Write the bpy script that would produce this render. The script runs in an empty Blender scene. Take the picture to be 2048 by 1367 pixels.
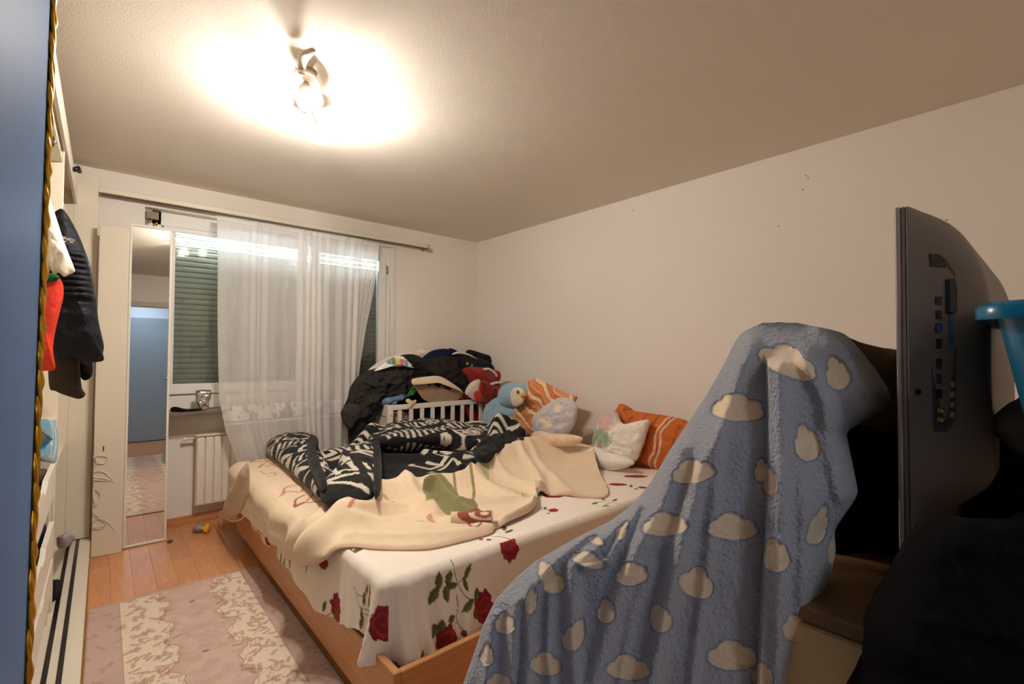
import bpy, bmesh, math, random
import numpy as np
from mathutils import Vector, Matrix

SC = bpy.context.scene
COL = SC.collection
rng = np.random.RandomState(7)
random.seed(7)

# ------------------------------------------------------------------ camera
YAW, PITCH, ROLL, FPX = 0.711803, 0.0234714, 0.00594052, 946.456
CAM = np.array([0.0, 0.0, 1.29])
_f = np.array([math.sin(YAW)*math.cos(PITCH), math.cos(YAW)*math.cos(PITCH), math.sin(PITCH)])
_r = np.array([math.cos(YAW), -math.sin(YAW), 0.0])
_u = np.cross(_r, _f)
_r, _u = math.cos(ROLL)*_r + math.sin(ROLL)*_u, -math.sin(ROLL)*_r + math.cos(ROLL)*_u
cd = bpy.data.cameras.new('camera')
cam = bpy.data.objects.new('camera', cd); COL.objects.link(cam)
cam.matrix_world = Matrix(((_r[0], _u[0], -_f[0], 0), (_r[1], _u[1], -_f[1], 0), (_r[2], _u[2], -_f[2], 1.29), (0, 0, 0, 1)))
cd.sensor_width = 36.0; cd.lens = FPX/2048*36.0
cd.clip_start = 0.02
SC.camera = cam

# ------------------------------------------------------------------ view, world, lights
vs = SC.view_settings
vs.view_transform = 'Standard'; vs.look = 'None'; vs.gamma = 1.0; vs.use_curve_mapping = False
vs.exposure = 1.1
BULB_POWER = 1350.0
BULB_COLOR = (1.0, 0.935, 0.865)
w = bpy.data.worlds.new('world'); SC.world = w; w.use_nodes = True
w.node_tree.nodes['Background'].inputs[0].default_value = (0.25, 0.32, 0.45, 1)
w.node_tree.nodes['Background'].inputs[1].default_value = 0.02
HALL = bpy.data.lights.new('hall_light', 'AREA'); HALL.energy = 5.0; HALL.color = (0.72, 0.84, 1.0); HALL.size = 0.35
ho = bpy.data.objects.new('hall_light', HALL); COL.objects.link(ho); ho.location = (0.35, -1.3, 2.4)
try:
    SC.cycles.use_denoising = True
    SC.cycles.max_bounces = 10
    SC.cycles.diffuse_bounces = 6
    SC.cycles.sample_clamp_indirect = 6.0
except Exception:
    pass


# ------------------------------------------------------------------ helpers
def pt(x, y, X=None, Y=None, Z=None, D=None):
    """world point of the photograph's line of sight where it meets a world plane (or at depth D); arrays allowed"""
    x = np.asarray(x, float); y = np.asarray(y, float)
    d = _f + ((x-1024)/FPX)[..., None]*_r - ((y-683.5)/FPX)[..., None]*_u
    if X is not None: t = (X-CAM[0])/d[..., 0]
    elif Y is not None: t = (Y-CAM[1])/d[..., 1]
    elif Z is not None: t = (Z-CAM[2])/d[..., 2]
    else: t = np.asarray(D, float)
    return CAM + t[..., None]*d if np.ndim(t) else CAM + float(t)*d

def s2l(c):
    c = np.asarray(c, float)/255.0
    return np.where(c <= 0.04045, c/12.92, ((c+0.055)/1.055)**2.4)

def hash3(ix, iy, iz, seed):
    h = (ix.astype(np.int64)*374761393 + iy.astype(np.int64)*668265263 + iz.astype(np.int64)*2147483647 + seed*974634777) & 0x7fffffff
    h = ((h ^ (h >> 13))*1274126177) & 0x7fffffff
    h = h ^ (h >> 16)
    return (h & 0xffff)/65535.0

def vnoise(x, y, z=0.0, seed=0):
    x, y, z = np.broadcast_arrays(np.asarray(x, float), np.asarray(y, float), np.asarray(z, float))
    ix, iy, iz = np.floor(x), np.floor(y), np.floor(z)
    fx, fy, fz = x-ix, y-iy, z-iz
    fx, fy, fz = [t*t*(3-2*t) for t in (fx, fy, fz)]
    r = 0
    for a in (0, 1):
        for b in (0, 1):
            for c in (0, 1):
                r = r + hash3(ix+a, iy+b, iz+c, seed)*(fx if a else 1-fx)*(fy if b else 1-fy)*(fz if c else 1-fz)
    return r*2-1

def fbm(x, y, z=0.0, o=4, seed=0):
    s, a, t = 0, 1.0, 0
    for k in range(o):
        s = s + a*vnoise(x*2**k, y*2**k, np.asarray(z)*2**k, seed+k*17); t += a; a *= 0.5
    return s/t

def ridged(x, y, z=0.0, o=3, seed=0):
    s, a, t = 0, 1.0, 0
    for k in range(o):
        s = s + a*(1-np.abs(vnoise(x*2**k, y*2**k, np.asarray(z)*2**k, seed+k*31))*2); t += a; a *= 0.5
    return s/t

def smooth(t):
    t = np.clip(t, 0, 1); return t*t*(3-2*t)

def seg_dist(U, V, pts):
    """distance to a polyline and the fraction along it"""
    pts = np.asarray(pts, float)
    L = np.concatenate([[0], np.cumsum(np.hypot(*(pts[1:]-pts[:-1]).T))])
    best = np.full(np.shape(U), 1e9); par = np.zeros(np.shape(U)); side = np.zeros(np.shape(U))
    for i in range(len(pts)-1):
        a, b = pts[i], pts[i+1]; d = b-a; l2 = d@d+1e-12
        t = np.clip(((U-a[0])*d[0]+(V-a[1])*d[1])/l2, 0, 1)
        dx, dy = U-a[0]-t*d[0], V-a[1]-t*d[1]
        dist = np.hypot(dx, dy); m = dist < best
        best = np.where(m, dist, best); par = np.where(m, (L[i]+t*math.sqrt(l2))/L[-1], par)
        side = np.where(m, np.sign(d[0]*dy-d[1]*dx), side)
    return best, par, side

def ridge(U, V, pts, w, h, taper=0.0):
    d, p, s = seg_dist(U, V, pts)
    e = 1.0 if not taper else smooth(np.minimum(p, 1-p)/taper)
    return h*np.exp(-(d/w)**2)*e

def in_poly(U, V, poly):
    poly = np.asarray(poly, float); r = np.zeros(np.shape(U), bool); n = len(poly)
    for i in range(n):
        x1, y1 = poly[i]; x2, y2 = poly[(i+1) % n]
        c = ((y1 > V) != (y2 > V)) & (U < (x2-x1)*(V-y1)/((y2-y1) if y2 != y1 else 1e-9)+x1)
        r ^= c
    return r

def catmull(pts, n, closed=False):
    pts = np.asarray(pts, float)
    if closed: P = np.vstack([pts[-1], pts, pts[0], pts[1]])
    else: P = np.vstack([2*pts[0]-pts[1], pts, 2*pts[-1]-pts[-2]])
    m = len(P)-3
    seg = np.linalg.norm(P[2:2+m]-P[1:1+m], axis=1); cum = np.concatenate([[0], np.cumsum(seg)])
    t = np.linspace(0, cum[-1], n, endpoint=not closed)
    i = np.clip(np.searchsorted(cum, t, side='right')-1, 0, m-1)
    u = ((t-cum[i])/np.maximum(seg[i], 1e-9))[:, None]
    p0, p1, p2, p3 = P[i], P[i+1], P[i+2], P[i+3]
    return 0.5*((2*p1)+(p2-p0)*u+(2*p0-5*p1+4*p2-p3)*u*u+(3*p1-p0-3*p2+p3)*u**3)

def linpts(pts, n):
    pts = np.asarray(pts, float)
    L = np.concatenate([[0], np.cumsum(np.linalg.norm(pts[1:]-pts[:-1], axis=1))])
    t = np.linspace(0, L[-1], n)
    return np.stack([np.interp(t, L, pts[:, k]) for k in range(pts.shape[1])], 1)

# ---- materials
MATS = {}
def mat(name, rgb=(200, 200, 200), rough=0.6, metal=0.0, attr=False, var=0.0, vscale=8.0, bump=0.0, bscale=40.0, sheen=0.0,
        emit=None, emit_s=0.0, trans=0.0, alpha=1.0, spec=0.5, stretch=None, coat=0.0, bdist=0.01, ior=1.45, fur=False):
    if name in MATS: return MATS[name]
    m = bpy.data.materials.new(name); m.use_nodes = True; nt = m.node_tree; N = nt.nodes; L = nt.links
    b = N['Principled BSDF']
    c = tuple(s2l(rgb))+(1,)
    b.inputs['Base Color'].default_value = c
    b.inputs['Roughness'].default_value = rough; b.inputs['Metallic'].default_value = metal
    b.inputs['Specular IOR Level'].default_value = spec; b.inputs['IOR'].default_value = ior
    b.inputs['Alpha'].default_value = alpha
    b.inputs['Transmission Weight'].default_value = trans
    b.inputs['Coat Weight'].default_value = coat
    if sheen: b.inputs['Sheen Weight'].default_value = sheen; b.inputs['Sheen Roughness'].default_value = 0.5
    if emit is not None:
        b.inputs['Emission Color'].default_value = tuple(emit)+(1,); b.inputs['Emission Strength'].default_value = emit_s
    tc = N.new('ShaderNodeTexCoord'); mp = N.new('ShaderNodeMapping'); L.new(tc.outputs['Object'], mp.inputs['Vector'])
    if stretch: mp.inputs['Scale'].default_value = stretch
    src = None
    if attr:
        a = N.new('ShaderNodeAttribute'); a.attribute_name = 'Col'; src = a.outputs['Color']; L.new(src, b.inputs['Base Color'])
    if var:
        nz = N.new('ShaderNodeTexNoise'); nz.inputs['Scale'].default_value = vscale; nz.inputs['Detail'].default_value = 5
        L.new(mp.outputs[0], nz.inputs['Vector'])
        rp = N.new('ShaderNodeMapRange'); rp.inputs['From Min'].default_value = 0.25; rp.inputs['From Max'].default_value = 0.75
        rp.inputs['To Min'].default_value = 1-var; rp.inputs['To Max'].default_value = 1+var*0.6
        L.new(nz.outputs['Fac'], rp.inputs['Value'])
        mx = N.new('ShaderNodeVectorMath'); mx.operation = 'SCALE'
        if src is not None: L.new(src, mx.inputs[0])
        else: mx.inputs[0].default_value = c[:3]
        L.new(rp.outputs[0], mx.inputs['Scale']); L.new(mx.outputs[0], b.inputs['Base Color'])
    if bump:
        nb = N.new('ShaderNodeTexNoise'); nb.inputs['Scale'].default_value = bscale; nb.inputs['Detail'].default_value = 4
        L.new(mp.outputs[0], nb.inputs['Vector'])
        bm = N.new('ShaderNodeBump'); bm.inputs['Strength'].default_value = bump; bm.inputs['Distance'].default_value = bdist
        L.new(nb.outputs['Fac'], bm.inputs['Height']); L.new(bm.outputs[0], b.inputs['Normal'])
        if fur:   # pile only where the cloth is blue, the shorn cream patches stay smooth
            sp = N.new('ShaderNodeSeparateColor'); L.new(src, sp.inputs[0])
            mt = N.new('ShaderNodeMath'); mt.operation = 'SUBTRACT'; L.new(sp.outputs[2], mt.inputs[0]); L.new(sp.outputs[0], mt.inputs[1])
            m2 = N.new('ShaderNodeMapRange'); m2.inputs['From Min'].default_value = -.02; m2.inputs['From Max'].default_value = .04; m2.inputs['To Max'].default_value = bump
            m2.inputs['To Min'].default_value = .08; L.new(mt.outputs[0], m2.inputs['Value']); L.new(m2.outputs[0], bm.inputs['Strength'])
    MATS[name] = m
    return m

# ---- objects
def link(o, parent=None):
    COL.objects.link(o)
    if parent is not None:
        o.parent = parent
        loc = Vector((0, 0, 0)); p = parent
        while p is not None: loc += Vector(p.location); p = p.parent
        o.location = -loc
    return o

def tag(o, label=None, cat=None, group=None, kind=None):
    if label: o['label'] = label
    if cat: o['category'] = cat
    if group: o['group'] = group
    if kind: o['kind'] = kind
    return o

def thing(name, label, cat, loc=(0, 0, 0), group=None):
    o = bpy.data.objects.new(name, None); COL.objects.link(o); o.location = tuple(float(v) for v in loc); o.empty_display_size = 0.1
    return tag(o, label, cat, group)

def meshobj(name, V, F, m, parent=None, col=None, smooth_=True):
    V = np.asarray(V, float).reshape(-1, 3)
    me = bpy.data.meshes.new(name)
    if isinstance(F, np.ndarray):
        k = F.shape[1]
        me.vertices.add(len(V)); me.vertices.foreach_set('co', V.ravel())
        me.loops.add(F.size); me.loops.foreach_set('vertex_index', F.astype(np.int32).ravel())
        me.polygons.add(len(F)); me.polygons.foreach_set('loop_start', np.arange(0, F.size, k, dtype=np.int32))
        me.update(calc_edges=True)
    else:
        me.from_pydata(V.tolist(), [], F)
    me.validate()
    if smooth_: me.polygons.foreach_set('use_smooth', np.ones(len(me.polygons), bool))
    if col is not None:
        col = np.asarray(col, float).reshape(-1, 3)
        a = me.color_attributes.new('Col', 'FLOAT_COLOR', 'POINT')
        a.data.foreach_set('color', np.hstack([col, np.ones((len(col), 1))]).ravel())
    me.materials.append(m)
    o = bpy.data.objects.new(name, me)
    return link(o, parent)

def bmobj(name, bm, m, parent=None, smooth_=False):
    me = bpy.data.meshes.new(name); bm.to_mesh(me); bm.free(); me.materials.append(m)
    if smooth_: me.polygons.foreach_set('use_smooth', np.ones(len(me.polygons), bool))
    return link(bpy.data.objects.new(name, me), parent)

def add_box(bm, lo, hi, bev=0.0, seg=1):
    lo, hi = np.minimum(lo, hi), np.maximum(lo, hi)
    vs_ = [bm.verts.new((x, y, z)) for x in (lo[0], hi[0]) for y in (lo[1], hi[1]) for z in (lo[2], hi[2])]
    idx = ((0, 1, 3, 2), (4, 6, 7, 5), (0, 4, 5, 1), (2, 3, 7, 6), (0, 2, 6, 4), (1, 5, 7, 3))
    fs = [bm.faces.new([vs_[i] for i in q]) for q in idx]
    if bev:
        es = list({e for f in fs for e in f.edges})
        bmesh.ops.bevel(bm, geom=es, offset=bev, segments=seg, affect='EDGES', profile=0.5)

def box(name, lo, hi, m, parent=None, bev=0.003, seg=1):
    bm = bmesh.new(); add_box(bm, np.asarray(lo, float), np.asarray(hi, float), bev, seg)
    return bmobj(name, bm, m, parent)

def obox(name, c, size, rot, m, parent=None, bev=0.003):
    """box of SIZE about C turned by the matrix/Euler ROT"""
    bm = bmesh.new(); s = np.asarray(size, float)/2; add_box(bm, -s, s, bev)
    R_ = rot.to_4x4() if hasattr(rot, 'to_4x4') else Matrix(rot).to_4x4()
    bmesh.ops.transform(bm, matrix=Matrix.Translation(Vector([float(v) for v in c])) @ R_, verts=bm.verts)
    return bmobj(name, bm, m, parent)

def tube_arrays(pts, r, n=10, flat=1.0):
    pts = np.asarray(pts, float); k = len(pts); r = np.broadcast_to(np.asarray(r, float), (k,))
    T = np.gradient(pts, axis=0); T /= np.linalg.norm(T, axis=1)[:, None]+1e-9
    ref = np.array([0, 0, 1.0]) if abs(T[0][2]) < 0.9 else np.array([1.0, 0, 0])
    A = np.cross(T, ref); A /= np.linalg.norm(A, axis=1)[:, None]+1e-9
    B = np.cross(T, A)
    th = np.linspace(0, 2*math.pi, n, endpoint=False)
    V = pts[:, None]+r[:, None, None]*(np.cos(th)[None, :, None]*A[:, None]+flat*np.sin(th)[None, :, None]*B[:, None])
    V = V.reshape(-1, 3); F = []
    for i in range(k-1):
        for j in range(n):
            F.append((i*n+j, i*n+(j+1) % n, (i+1)*n+(j+1) % n, (i+1)*n+j))
    F.append(tuple(range(n))[::-1]); F.append(tuple((k-1)*n+j for j in range(n)))
    return V, F

def tube(name, pts, r, m, parent=None, n=10, flat=1.0):
    V, F = tube_arrays(pts, r, n, flat)
    return meshobj(name, V, F, m, parent)

def join_arrays(parts):
    V, F, k = [], [], 0
    for v, f in parts:
        V.append(np.asarray(v)); F += [tuple(int(i)+k for i in q) for q in f]; k += len(v)
    return np.vstack(V), F

def frame_of(axis):
    a = np.asarray(axis, float); a /= np.linalg.norm(a)
    ref = np.array([0, 0, 1.0]) if abs(a[2]) < 0.9 else np.array([1.0, 0, 0])
    b = np.cross(ref, a); b /= np.linalg.norm(b); c = np.cross(a, b)
    return a, b, c

def lathe_arrays(profile, c=(0, 0, 0), axis=(0, 0, 1), n=24):
    """profile: (radius, height) pairs along AXIS"""
    a, b, d = frame_of(axis); th = np.linspace(0, 2*math.pi, n, endpoint=False)
    pr = np.asarray(profile, float); V = []
    for r, h in pr:
        V.append(np.asarray(c)+h*a+max(r, 1e-5)*(np.cos(th)[:, None]*b+np.sin(th)[:, None]*d))
    V = np.vstack(V); F = []
    for i in range(len(pr)-1):
        for j in range(n):
            F.append((i*n+j, i*n+(j+1) % n, (i+1)*n+(j+1) % n, (i+1)*n+j))
    F.append(tuple(range(n))[::-1]); F.append(tuple((len(pr)-1)*n+j for j in range(n)))
    return V, F

def lathe(name, profile, c, axis, m, parent=None, n=24):
    V, F = lathe_arrays(profile, c, axis, n)
    return meshobj(name, V, F, m, parent)

def grid_quads(nu, nv, closed=False):
    i, j = np.meshgrid(np.arange(nu if closed else nu-1), np.arange(nv-1), indexing='ij')
    i2 = (i+1) % nu
    return np.stack([i*nv+j, i2*nv+j, i2*nv+j+1, i*nv+j+1], -1).reshape(-1, 4)

def normals(P):
    du = np.gradient(P, axis=0); dv = np.gradient(P, axis=1)
    n = np.cross(du, dv); return n/(np.linalg.norm(n, axis=2, keepdims=True)+1e-12)

def sheet(name, P, m, parent=None, thick=0.0, col=None, flip=False):
    """a cloth (nu x nv grid of points) with real thickness on the side away from its normal"""
    nu, nv = P.shape[:2]; F = grid_quads(nu, nv)
    if flip: F = F[:, ::-1]
    if not thick: return meshobj(name, P, F, m, parent, col)
    n = normals(P)*(-1 if flip else 1)
    V = np.vstack([P.reshape(-1, 3), (P-n*thick).reshape(-1, 3)]); k = nu*nv
    G = F[:, ::-1]+k
    idx = np.arange(k).reshape(nu, nv)
    ring = np.concatenate([idx[:, 0], idx[-1, 1:], idx[-2::-1, -1], idx[0, -2:0:-1]])
    r2 = np.roll(ring, -1)
    S = np.stack([ring, ring+k, r2+k, r2], -1)
    if flip: S = S[:, ::-1]
    F = np.vstack([F, G, S])
    if col is not None:
        col = np.asarray(col).reshape(-1, 3); col = np.vstack([col, col])
    return meshobj(name, V, F, m, parent, col)

def puff(name, outline, plane, bulge, m, parent=None, back=None, folds=0.0, fscale=8.0, seed=0, n=140, nr=34, paint=None,
         extra=None, power=0.5, smooth_out=True, edge=0.0, stretch=(1, 1)):
    """a soft body: the outline (seen points on a world plane) swelled towards the room and away from it, with folds"""
    o2 = catmull(outline, n, True) if smooth_out else linpts(np.vstack([outline, outline[:1]]), n+1)[:-1]
    O = pt(o2[:, 0], o2[:, 1], **plane)
    c = O.mean(0)
    # plane frame
    if 'X' in plane: nrm = np.array([-1.0, 0, 0])
    elif 'Y' in plane: nrm = np.array([0, -1.0, 0])
    elif 'Z' in plane: nrm = np.array([0, 0, 1.0])
    else: nrm = -_f
    ax = np.cross(nrm, [0, 0, 1.0]) if abs(nrm[2]) < 0.9 else np.array([1.0, 0, 0]); ax = -ax/np.linalg.norm(ax); ay = np.cross(ax, nrm)
    if ay[2] < 0: ay = -ay
    rho = np.sin(np.linspace(0, math.pi/2, nr))
    P = c+rho[None, :, None]*(O-c)[:, None, :]
    a = (P-c)@ax; b = (P-c)@ay
    prof = np.clip(1-rho**2, 0, 1)[None, :]**power
    fo = 0
    if folds:
        q = fbm(a*fscale*.5*stretch[0], b*fscale*.5*stretch[1], seed*3.1, 2, seed+5)*1.2
        fo = folds*(ridged(a*fscale*stretch[0]+q, b*fscale*stretch[1]+q*.7, seed*1.7, 3, seed)-0.35)+folds*.6*fbm(a*fscale*2.3, b*fscale*2.3, 0, 3, seed+9)
    e = extra(a, b, P) if extra is not None else 0
    wv = np.minimum(1, prof*2.2)
    hf = bulge*prof+(fo+e)*wv+edge
    hb = (bulge*0.8 if back is None else back)*prof+0.3*fo*wv
    Pf = P+nrm*hf[..., None]; Pb = P-nrm*hb[..., None]
    F1 = grid_quads(n, nr, True); k = n*nr
    F2 = F1[:, ::-1]+k
    idx = np.arange(k).reshape(n, nr); r = idx[:, -1]; r2 = np.roll(r, -1)
    S = np.stack([r, r2, r2+k, r+k], -1)
    V = np.vstack([Pf.reshape(-1, 3), Pb.reshape(-1, 3)])
    col = None
    if paint is not None:
        cl = paint(a, b, P)
        col = np.vstack([cl.reshape(-1, 3)]*2)
    return meshobj(name, V, np.vstack([F1, F2, S]), m, parent, col)

def C3(rgb, shape):
    return np.broadcast_to(s2l(rgb), tuple(shape)+(3,)).copy()

def mixc(col, mask, rgb):
    m_ = np.asarray(mask, float)[..., None]
    return col*(1-m_)+s2l(rgb)*m_

# ------------------------------------------------------------------ materials of the room
m_wall = mat('wall_paint', (236, 228, 218), .9, bump=.12, bscale=180, bdist=.002, var=.02, vscale=1.5)
m_ceil = mat('ceiling_paint', (228, 219, 206), .95, bump=.35, bscale=120, bdist=.003)
m_white = mat('white_lacquer', (232, 226, 212), .35, var=.02, vscale=3)
m_cream = mat('cream_laminate', (226, 216, 196), .4, var=.03, vscale=3)
m_frame = mat('window_frame_white', (228, 224, 216), .4)
m_black = mat('black_gloss_track', (22, 20, 20), .3)
m_gold = mat('gold_trim', (212, 160, 52), .28, 1.0)
m_chrome = mat('chrome', (205, 203, 200), .12, 1.0)
m_brass = mat('brass', (190, 150, 90), .3, 1.0)
m_dark = mat('dark_gap', (30, 26, 22), .8)

def wood(name, c1, c2, scale=(1, 14, 14), rough=.35, tint=True):
    m = bpy.data.materials.new(name); m.use_nodes = True; nt = m.node_tree; N = nt.nodes; L = nt.links; b = N['Principled BSDF']
    tc = N.new('ShaderNodeTexCoord'); mp = N.new('ShaderNodeMapping'); mp.inputs['Scale'].default_value = scale
    L.new(tc.outputs['Object'], mp.inputs['Vector'])
    nz = N.new('ShaderNodeTexNoise'); nz.inputs['Scale'].default_value = 3; nz.inputs['Detail'].default_value = 8; nz.inputs['Distortion'].default_value = 1.2
    L.new(mp.outputs[0], nz.inputs['Vector'])
    oi = N.new('ShaderNodeObjectInfo')
    rp = N.new('ShaderNodeValToRGB'); rp.color_ramp.elements[0].position = .3; rp.color_ramp.elements[1].position = .7
    rp.color_ramp.elements[0].color = tuple(s2l(c1))+(1,); rp.color_ramp.elements[1].color = tuple(s2l(c2))+(1,)
    L.new(nz.outputs['Fac'], rp.inputs[0])
    if tint:
        mr = N.new('ShaderNodeMapRange'); mr.inputs['To Min'].default_value = .84; mr.inputs['To Max'].default_value = 1.1
        L.new(oi.outputs['Random'], mr.inputs['Value'])
        vm = N.new('ShaderNodeVectorMath'); vm.operation = 'SCALE'; L.new(rp.outputs[0], vm.inputs[0]); L.new(mr.outputs[0], vm.inputs['Scale'])
        L.new(vm.outputs[0], b.inputs['Base Color'])
    else: L.new(rp.outputs[0], b.inputs['Base Color'])
    b.inputs['Roughness'].default_value = rough
    return m
m_floor = wood('beech_laminate', (196, 134, 88), (214, 152, 104), (14, 1.6, 14), .3)
m_bed = wood('beech_bed_frame', (186, 130, 78), (206, 150, 96), (14, 1.3, 14), .4, False)
m_bedx = wood('beech_bed_foot', (186, 130, 78), (206, 150, 96), (1.3, 14, 14), .4, False)
m_base = wood('beech_baseboard', (190, 126, 80), (208, 144, 96), (1.3, 14, 14), .35, False)

# ------------------------------------------------------------------ room shell
RX, BY, FY, LX, H = 3.08, 4.17, -0.35, -0.74, 2.5
def struct(o): o['kind'] = 'structure'; return o
NY = 4.30          # recessed niche under and around the window
floor = struct(box('floor', (LX-.1, FY-1.6, -.10), (RX+.1, NY+.1, -.012), m_floor, bev=0))
ceiling = struct(box('ceiling', (LX-.1, FY-1.6, H), (RX+.1, NY+.3, H+.1), m_ceil, bev=0))
struct(box('wall_right', (RX, FY-.1, 0), (RX+.1, NY+.2, H), m_wall, bev=0))
struct(box('wall_left', (LX-.1, FY-1.6, 0), (LX, NY+.2, H), m_wall, bev=0))
# back wall with the window recess: x .20..2.12, up to z 2.30
wb = bmesh.new()
add_box(wb, np.array((LX, BY, 0)), np.array((.20, NY+.2, H)))
add_box(wb, np.array((2.12, BY, 0)), np.array((RX, NY+.2, H)))
add_box(wb, np.array((.20, BY, 2.30)), np.array((2.12, NY+.2, H)))
add_box(wb, np.array((.20, NY, 0)), np.array((2.12, NY+.2, .855)))
struct(bmobj('wall_back', wb, m_wall))
# wall behind the camera with the doorway to the hall
wr = bmesh.new()
add_box(wr, np.array((LX, FY-.12, 0)), np.array((.02, FY, H)))
add_box(wr, np.array((.02, FY-.12, 2.05)), np.array((.86, FY, H)))
add_box(wr, np.array((.86, FY-.12, 0)), np.array((RX, FY, H)))
struct(bmobj('wall_rear', wr, m_wall))
m_hall = mat('hall_paint', (214, 222, 232), .9)
wh = bmesh.new()
add_box(wh, np.array((LX, FY-1.6, 0)), np.array((1.6, FY-1.5, H)))
add_box(wh, np.array((1.5, FY-1.6, 0)), np.array((1.6, FY-.12, H)))
struct(bmobj('wall_hall', wh, m_hall))
m_door = mat('door_frame_beige', (206, 190, 168), .5)
tr = bmesh.new()
for lo, hi in (((-.05, FY, 0), (.02, FY+.02, 2.12)), ((.86, FY, 0), (.93, FY+.02, 2.12)), ((-.05, FY, 2.05), (.93, FY+.02, 2.12))):
    add_box(tr, np.array(lo), np.array(hi), .004)
struct(bmobj('trim_1', tr, m_door))
hd = struct(box('door_1', (.10, FY-1.5, 0), (.86, FY-1.46, 2.02), mat('hall_door_grey_blue', (150, 164, 176), .5)))
tube('door_handle', [(.78, FY-1.46, 1.02), (.78, FY-1.42, 1.02), (.66, FY-1.41, 1.02)], .009, m_chrome, hd)
# baseboard in the niche and at the right of it
struct(box('baseboard_back', (.20, NY-.014, 0), (2.12, NY, .06), m_base, bev=.002))
struct(box('baseboard_right', (RX-.014, .3, 0), (RX, BY, .06), m_bed, bev=.002))
# marks on the walls (filler spots, nail holes)
m_spot = mat('wall_scuff', (120, 96, 76), .9)
nb = bmesh.new()
for (x, y) in ((1612, 351), (1616, 356), (1606, 379), (1893, 440), (1890, 446), (1266, 420), (1557, 452)):
    p = pt(x, y, X=RX)
    add_box(nb, p-np.array((.0015, .004, .003)), p+np.array((.0005, .004, .003)), .0008)
struct(bmobj('trim_2', nb, m_spot))

# floor planks, each a piece of the floor
plank_w = .098
yy0, yy1 = .02, NY-.012
k = 0
meshes = {}
x = -.045
while x < .86:
    y = yy0-rng.uniform(0, .35)
    while y < yy1:
        L_ = rng.choice([.32, .40, .48]); a, b_ = max(y, yy0), min(y+L_, yy1)
        if b_-a > .03:
            key = round(b_-a, 2)
            if key not in meshes:
                bm = bmesh.new(); add_box(bm, np.array((.0003, .0003, -.012)), np.array((plank_w-.0003, b_-a-.0003, 0)), .0004)
                me = bpy.data.meshes.new('plank'); bm.to_mesh(me); bm.free(); me.materials.append(m_floor); meshes[key] = me
            o = bpy.data.objects.new('plank', meshes[key]); COL.objects.link(o); o.parent = floor; o.location = (x, a, 0)
        y += L_
    x += plank_w
box('floor_board', (x, yy0, -.012), (RX, yy1, 0), m_floor, floor, bev=.0005)
box('floor_board', (LX, yy0, -.012), (-.0455, yy1, 0), m_floor, floor, bev=.0005)

# ------------------------------------------------------------------ window, shutter, sill
win = struct(thing('window_1', None, None, (.38, 4.28, .86)))
for nm, lo, hi in (('frame', (.24, 4.24, .86), (2.12, 4.30, .965)), ('frame', (.24, 4.24, 2.20), (2.12, 4.30, 2.30)),
                   ('frame', (2.05, 4.23, .86), (2.12, 4.30, 2.30)), ('frame', (.20, 4.24, .86), (.30, 4.30, 2.30))):
    box(nm, lo, hi, m_frame, win, .004)
def sash(x0, x1, z0=.972, z1=2.20, w_=.075):
    bm = bmesh.new()
    add_box(bm, np.array((x0, 4.225, z0)), np.array((x1, 4.285, z0+w_)), .004)
    add_box(bm, np.array((x0, 4.225, z1-.04)), np.array((x1, 4.285, z1)), .004)
    add_box(bm, np.array((x0, 4.225, z0+w_)), np.array((x0+w_, 4.285, z1-.04)), .004)
    add_box(bm, np.array((x1-w_, 4.225, z0+w_)), np.array((x1, 4.285, z1-.04)), .004)
    s = bmobj('sash', bm, m_frame, win)
    box('pane', (x0+w_, 4.262, z0+w_), (x1-w_, 4.266, z1-.04), m_glass, s, 0)
m_glass = bpy.data.materials.new('window_glass'); m_glass.use_nodes = True
_nt = m_glass.node_tree; _nt.nodes.remove(_nt.nodes['Principled BSDF'])
_t = _nt.nodes.new('ShaderNodeBsdfTransparent'); _t.inputs[0].default_value = (.93, .97, .95, 1)
_g = _nt.nodes.new('ShaderNodeBsdfGlossy'); _g.inputs['Roughness'].default_value = .02
_fz = _nt.nodes.new('ShaderNodeFresnel'); _fz.inputs['IOR'].default_value = 1.6
_mx = _nt.nodes.new('ShaderNodeMixShader'); _nt.links.new(_fz.outputs[0], _mx.inputs[0]); _nt.links.new(_t.outputs[0], _mx.inputs[1]); _nt.links.new(_g.outputs[0], _mx.inputs[2])
_nt.links.new(_mx.outputs[0], _nt.nodes['Material Output'].inputs[0])
sash(.31, 1.315); sash(1.345, 2.045)
for z in (1.15, 2.08):
    tube('hinge', [(2.052, 4.222, z-.035), (2.052, 4.222, z+.035)], .007, m_brass, win, 10)
box('handle_plate', (1.30, 4.215, 1.52), (1.33, 4.225, 1.64), m_frame, win)
# boarding inside of the recess on the right and the top
struct(box('trim_3', (2.075, BY+.005, .86), (2.118, 4.23, 2.298), m_frame, bev=.004))
# sill
m_sill = mat('grey_stone_sill', (120, 108, 98), .35, var=.25, vscale=60)
struct(box('trim_4', (.205, 4.085, .828), (2.115, 4.24, .856), m_sill, bev=.004))
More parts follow.
